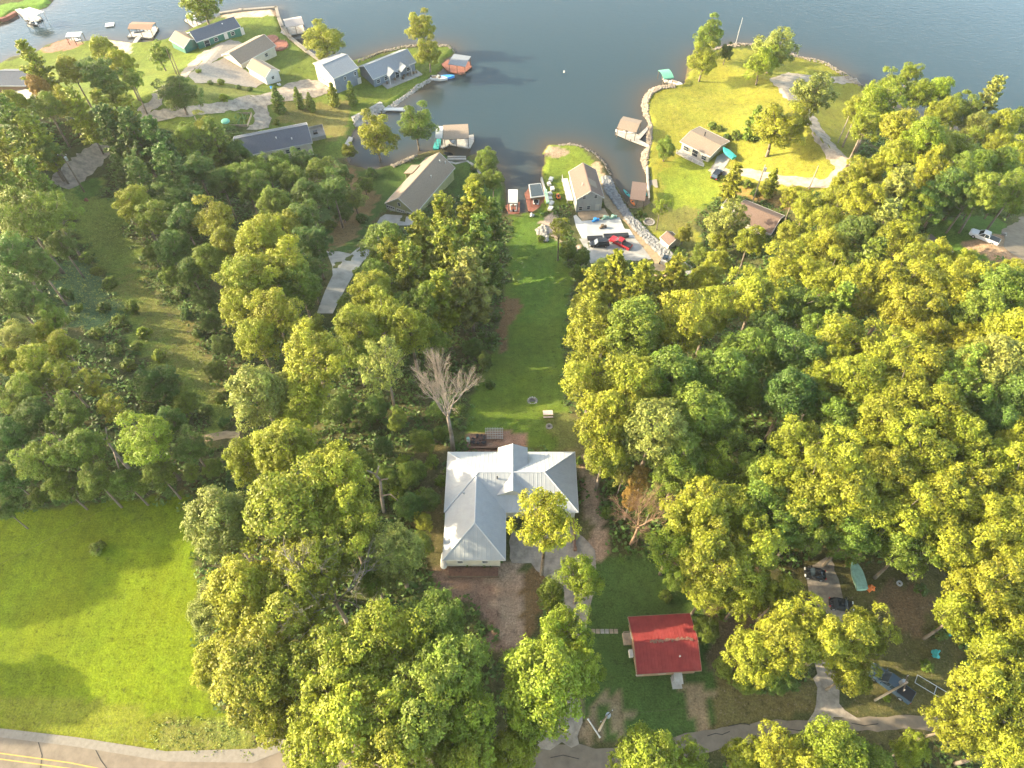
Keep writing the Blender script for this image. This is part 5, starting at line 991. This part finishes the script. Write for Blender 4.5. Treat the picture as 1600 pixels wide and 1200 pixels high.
# trees just outside the frame, whose shadows fall into it
for x,y,r,k,c in [(-105,47,6,'b','G'),(-118,53,7,'b','Y'),(-112,42,6,'b','G'),(-96,27,4.5,'b','G'),(-110,29,5,'b','Y'),(-103,24,4.5,'b','Y'),(-122,27,5,'b','G'),(-92,52,5,'b','G'),(-110,62,6,'b','D'),(-125,75,6,'b','D'),
  (-150,150,7,'b','G'),(-135,84,5,'b','D'),
  (85,60,6,'b','Y'),(100,80,6,'b','Y'),(115,100,6,'b','Y'),(88,40,6,'b','Y'),(80,20,6,'b','Y'),(40,2,5,'b','L'),(0,4,5,'b','Y')]:
    X,Y,_z=proj(x,y,8+HT(x,y)); o=tree(X,Y,30,k,c,world=(x,y),rad=r)
ORD=['','second nearest','third nearest','fourth nearest','fifth nearest','sixth nearest','seventh nearest','eighth nearest','ninth nearest','tenth nearest','eleventh nearest','twelfth nearest']
def label_trees():
    gr={}
    for e in TREES:
        o,px,py,r,k,c=e; l=min(LM,key=lambda q:(q[1]-px)**2+(q[2]-py)**2); dx,dy=px-l[1],py-l[2]
        if abs(dx)>abs(dy): s='right of' if dx>0 else 'left of'
        else: s='in front of' if dy>0 else 'beyond'
        gr.setdefault((l[0],s,k,c),[]).append((dx*dx+dy*dy,o))
    for (l,s,k,c),v in gr.items():
        v.sort(key=lambda q:q[0])
        for i,(d,o) in enumerate(v):
            sfx='' if len(v)==1 else (', the nearest one' if i==0 else ', the '+(ORD[i] if i<12 else str(i+1)+'th nearest'))
            o['label']=TN[c]+' '+KN[k][1]+' '+s+' '+l+sfx
label_trees()
# dead trees
def grow(mb,p,d,L_,r_,lv,rn,twist=.5,n=6):
    q=p+d*L_; mid=p+d*L_*.5+Vector([rn.uniform(-1,1) for _ in range(3)])*L_*.06
    mb.path([p,mid,q],[r_,r_*.85,r_*.68],n)
    if lv==0: return
    k=3 if rn.random()<.55 else 2
    for i in range(k):
        v=Vector([rn.uniform(-1,1) for _ in range(3)]); nd=(d+v*twist+Vector((0,0,.12))).normalized(); st=q if i<2 else mid
        grow(mb,st,nd,L_*rn.uniform(.66,.85),r_*.62,lv-1,rn,twist,max(4,n-1))
def dead(name,label,px,py,h,seed,m,lean=(0,0),trunk=.4,r0=.3,lv=6,L0=.2,twist=.55):
    rn=random.Random(seed); p=G(px,py); t=thing(name,label,'tree',p)
    tb=MB(); top=Vector((lean[0]*h*trunk,lean[1]*h*trunk,h*trunk)); tb.path([Vector((0,0,-.5)),top*.5+Vector((.1,0,0)),top],[r0*1.3,r0,r0*.8],9); tb.build('trunk',m,t,True)
    bb=MB()
    for i in range(4):
        a=i*1.57+rn.uniform(-.4,.4); d=Vector((math.cos(a)*(.30 if twist<.4 else .6)+lean[0],math.sin(a)*(.30 if twist<.4 else .6)+lean[1],1)).normalized(); grow(bb,top,d,h*L0,r0*.55,lv,rn,twist)
    bb.build('branches',m,t,True); return t
dead('dead_tree','tall leafless dead tree with bleached trunk behind the white roofed house',708,703,25,5,'pale_bark',(-.015,0),.40,.32,7,.135,.30)
dead('dead_tree','bare tangled dead tree lying among the green crowns left of the red dirt yard',548,985,19,9,'pale_bark',(-.05,.1),.45,.26,5,.2,.7)
dead('dead_tree','orange dying tree with bare reddish twigs above the cabin lawn',985,850,15,12,'deadbrown',(.05,.0),.4,.2,7,.14,.5)
def snag(label,pts,m='pale_bark',extra=()):
    p=G(*pts[0][:2]); t=thing('dead_snag',label,'tree',p); mb=MB(); P_=[]
    for x,y,up in pts: q=G(x,y,up); P_.append(q-p)
    n=len(P_); mb.path(P_,[.32*(1-.75*i/(n-1)) for i in range(n)],7); mb.build('trunk',m,t,True)
    for e in extra:
        b=MB(); Q=[G(x,y,up)-p for x,y,up in e]; b.path(Q,[.14,.10,.05][:len(Q)],6); b.build('branch',m,t,True)
snag('twisted grey broken snag standing in undergrowth left of the white roofed house',[(600,800,0),(596,775,3),(594,750,6),(585,740,8),(573,735,9.5)],extra=[[(596,775,3),(610,772,4),(622,782,4.5)],[(594,750,6),(606,748,7)],[(588,742,8),(592,728,9.5)]])
snag('bleached dead snag leaning out of the woods above the open field',[(205,735,0),(192,722,2),(178,705,4),(168,690,6),(165,668,8)],extra=[[(178,705,4),(186,733,2.5)],[(168,690,6),(158,684,7.5),(150,690,8)]])
# undergrowth: leafy ground layer through the woods
r=np.random.default_rng(99)
cand=np.where(FOREST&(PX>-150)&(PX<1750)&(PY>100)&(PY<1350)&(~bad)&(hx>-190)&(hx<190)&(hy>=0)&(hy<330))[0]
sel=r.choice(cand,min(len(cand),15000),replace=False); Cs=[];Ns=[];cv=[]
for i in sel:
    n_=12; rr=r.uniform(.5,1.3); w_=ell(n_,r); w_[:,2]=np.abs(w_[:,2]); Cs.append(np.array([hx[i],hy[i],hz[i]])+r.normal(0,.4,3)*[1,1,0]+w_*rr*[1,1,.7]); Ns.append(w_*.5+[0,0,.8]); cv.append(np.full(n_,r.random()))
ume=leaves_mesh('undergrowth',np.concatenate(Cs),np.concatenate(Ns),.5,M['leaf'],1.3,.5,np.concatenate(cv),5)
uo=bpy.data.objects.new('undergrowth',ume); COL.objects.link(uo); uo.color=(.075,.125,.022,1); tag(uo,'low leafy undergrowth covering the forest floor between the trees','undergrowth',kind='stuff')
# rough weeds at the roadside and in the clearing
cand=np.where((inpoly(PX,PY,np.array([(240,1120),(400,1120),(400,1180),(230,1170)],float))|inpoly(PX,PY,np.array([(150,340),(190,330),(370,640),(340,690),(250,600),(130,400)],float))|inpoly(PX,PY,np.array([(70,440),(130,410),(200,500),(150,530),(80,490)],float)))&(~bad))[0]
sel=r.choice(cand,min(len(cand),2200),replace=False); Cs=[];Ns=[]
for i in sel:
    n_=8; w_=ell(n_,r)*r.uniform(.2,.7); w_[:,2]=np.abs(w_[:,2])*.6; Cs.append(np.array([hx[i],hy[i],hz[i]])+r.normal(0,.4,3)*[1,1,0]+w_); Ns.append(w_+[0,0,1.2])
ume=leaves_mesh('weeds',np.concatenate(Cs),np.concatenate(Ns),.17,M['leaf'],1.6,.7,None,6); uo=bpy.data.objects.new('weeds',ume); COL.objects.link(uo); uo.color=(.16,.20,.035,1)
tag(uo,'rough tufts of weeds along the road verge and ravine clearing','weeds',kind='stuff')
# ------------------------------------------------------------ haze in the air over the lake
hb=MB(); hb.box((0,1000,29),(3000,2500,152)); m=bpy.data.materials.new('haze'); m.use_nodes=True; N=m.node_tree.nodes; N.remove(N['Principled BSDF'])
pv=N.new('ShaderNodeVolumePrincipled'); pv.inputs['Color'].default_value=(.93,.95,1,1); pv.inputs['Density'].default_value=.00006; pv.inputs['Anisotropy'].default_value=.2
m.node_tree.links.new(pv.outputs[0],N['Material Output'].inputs['Volume']); tag(hb.build('haze',m),kind='stuff')
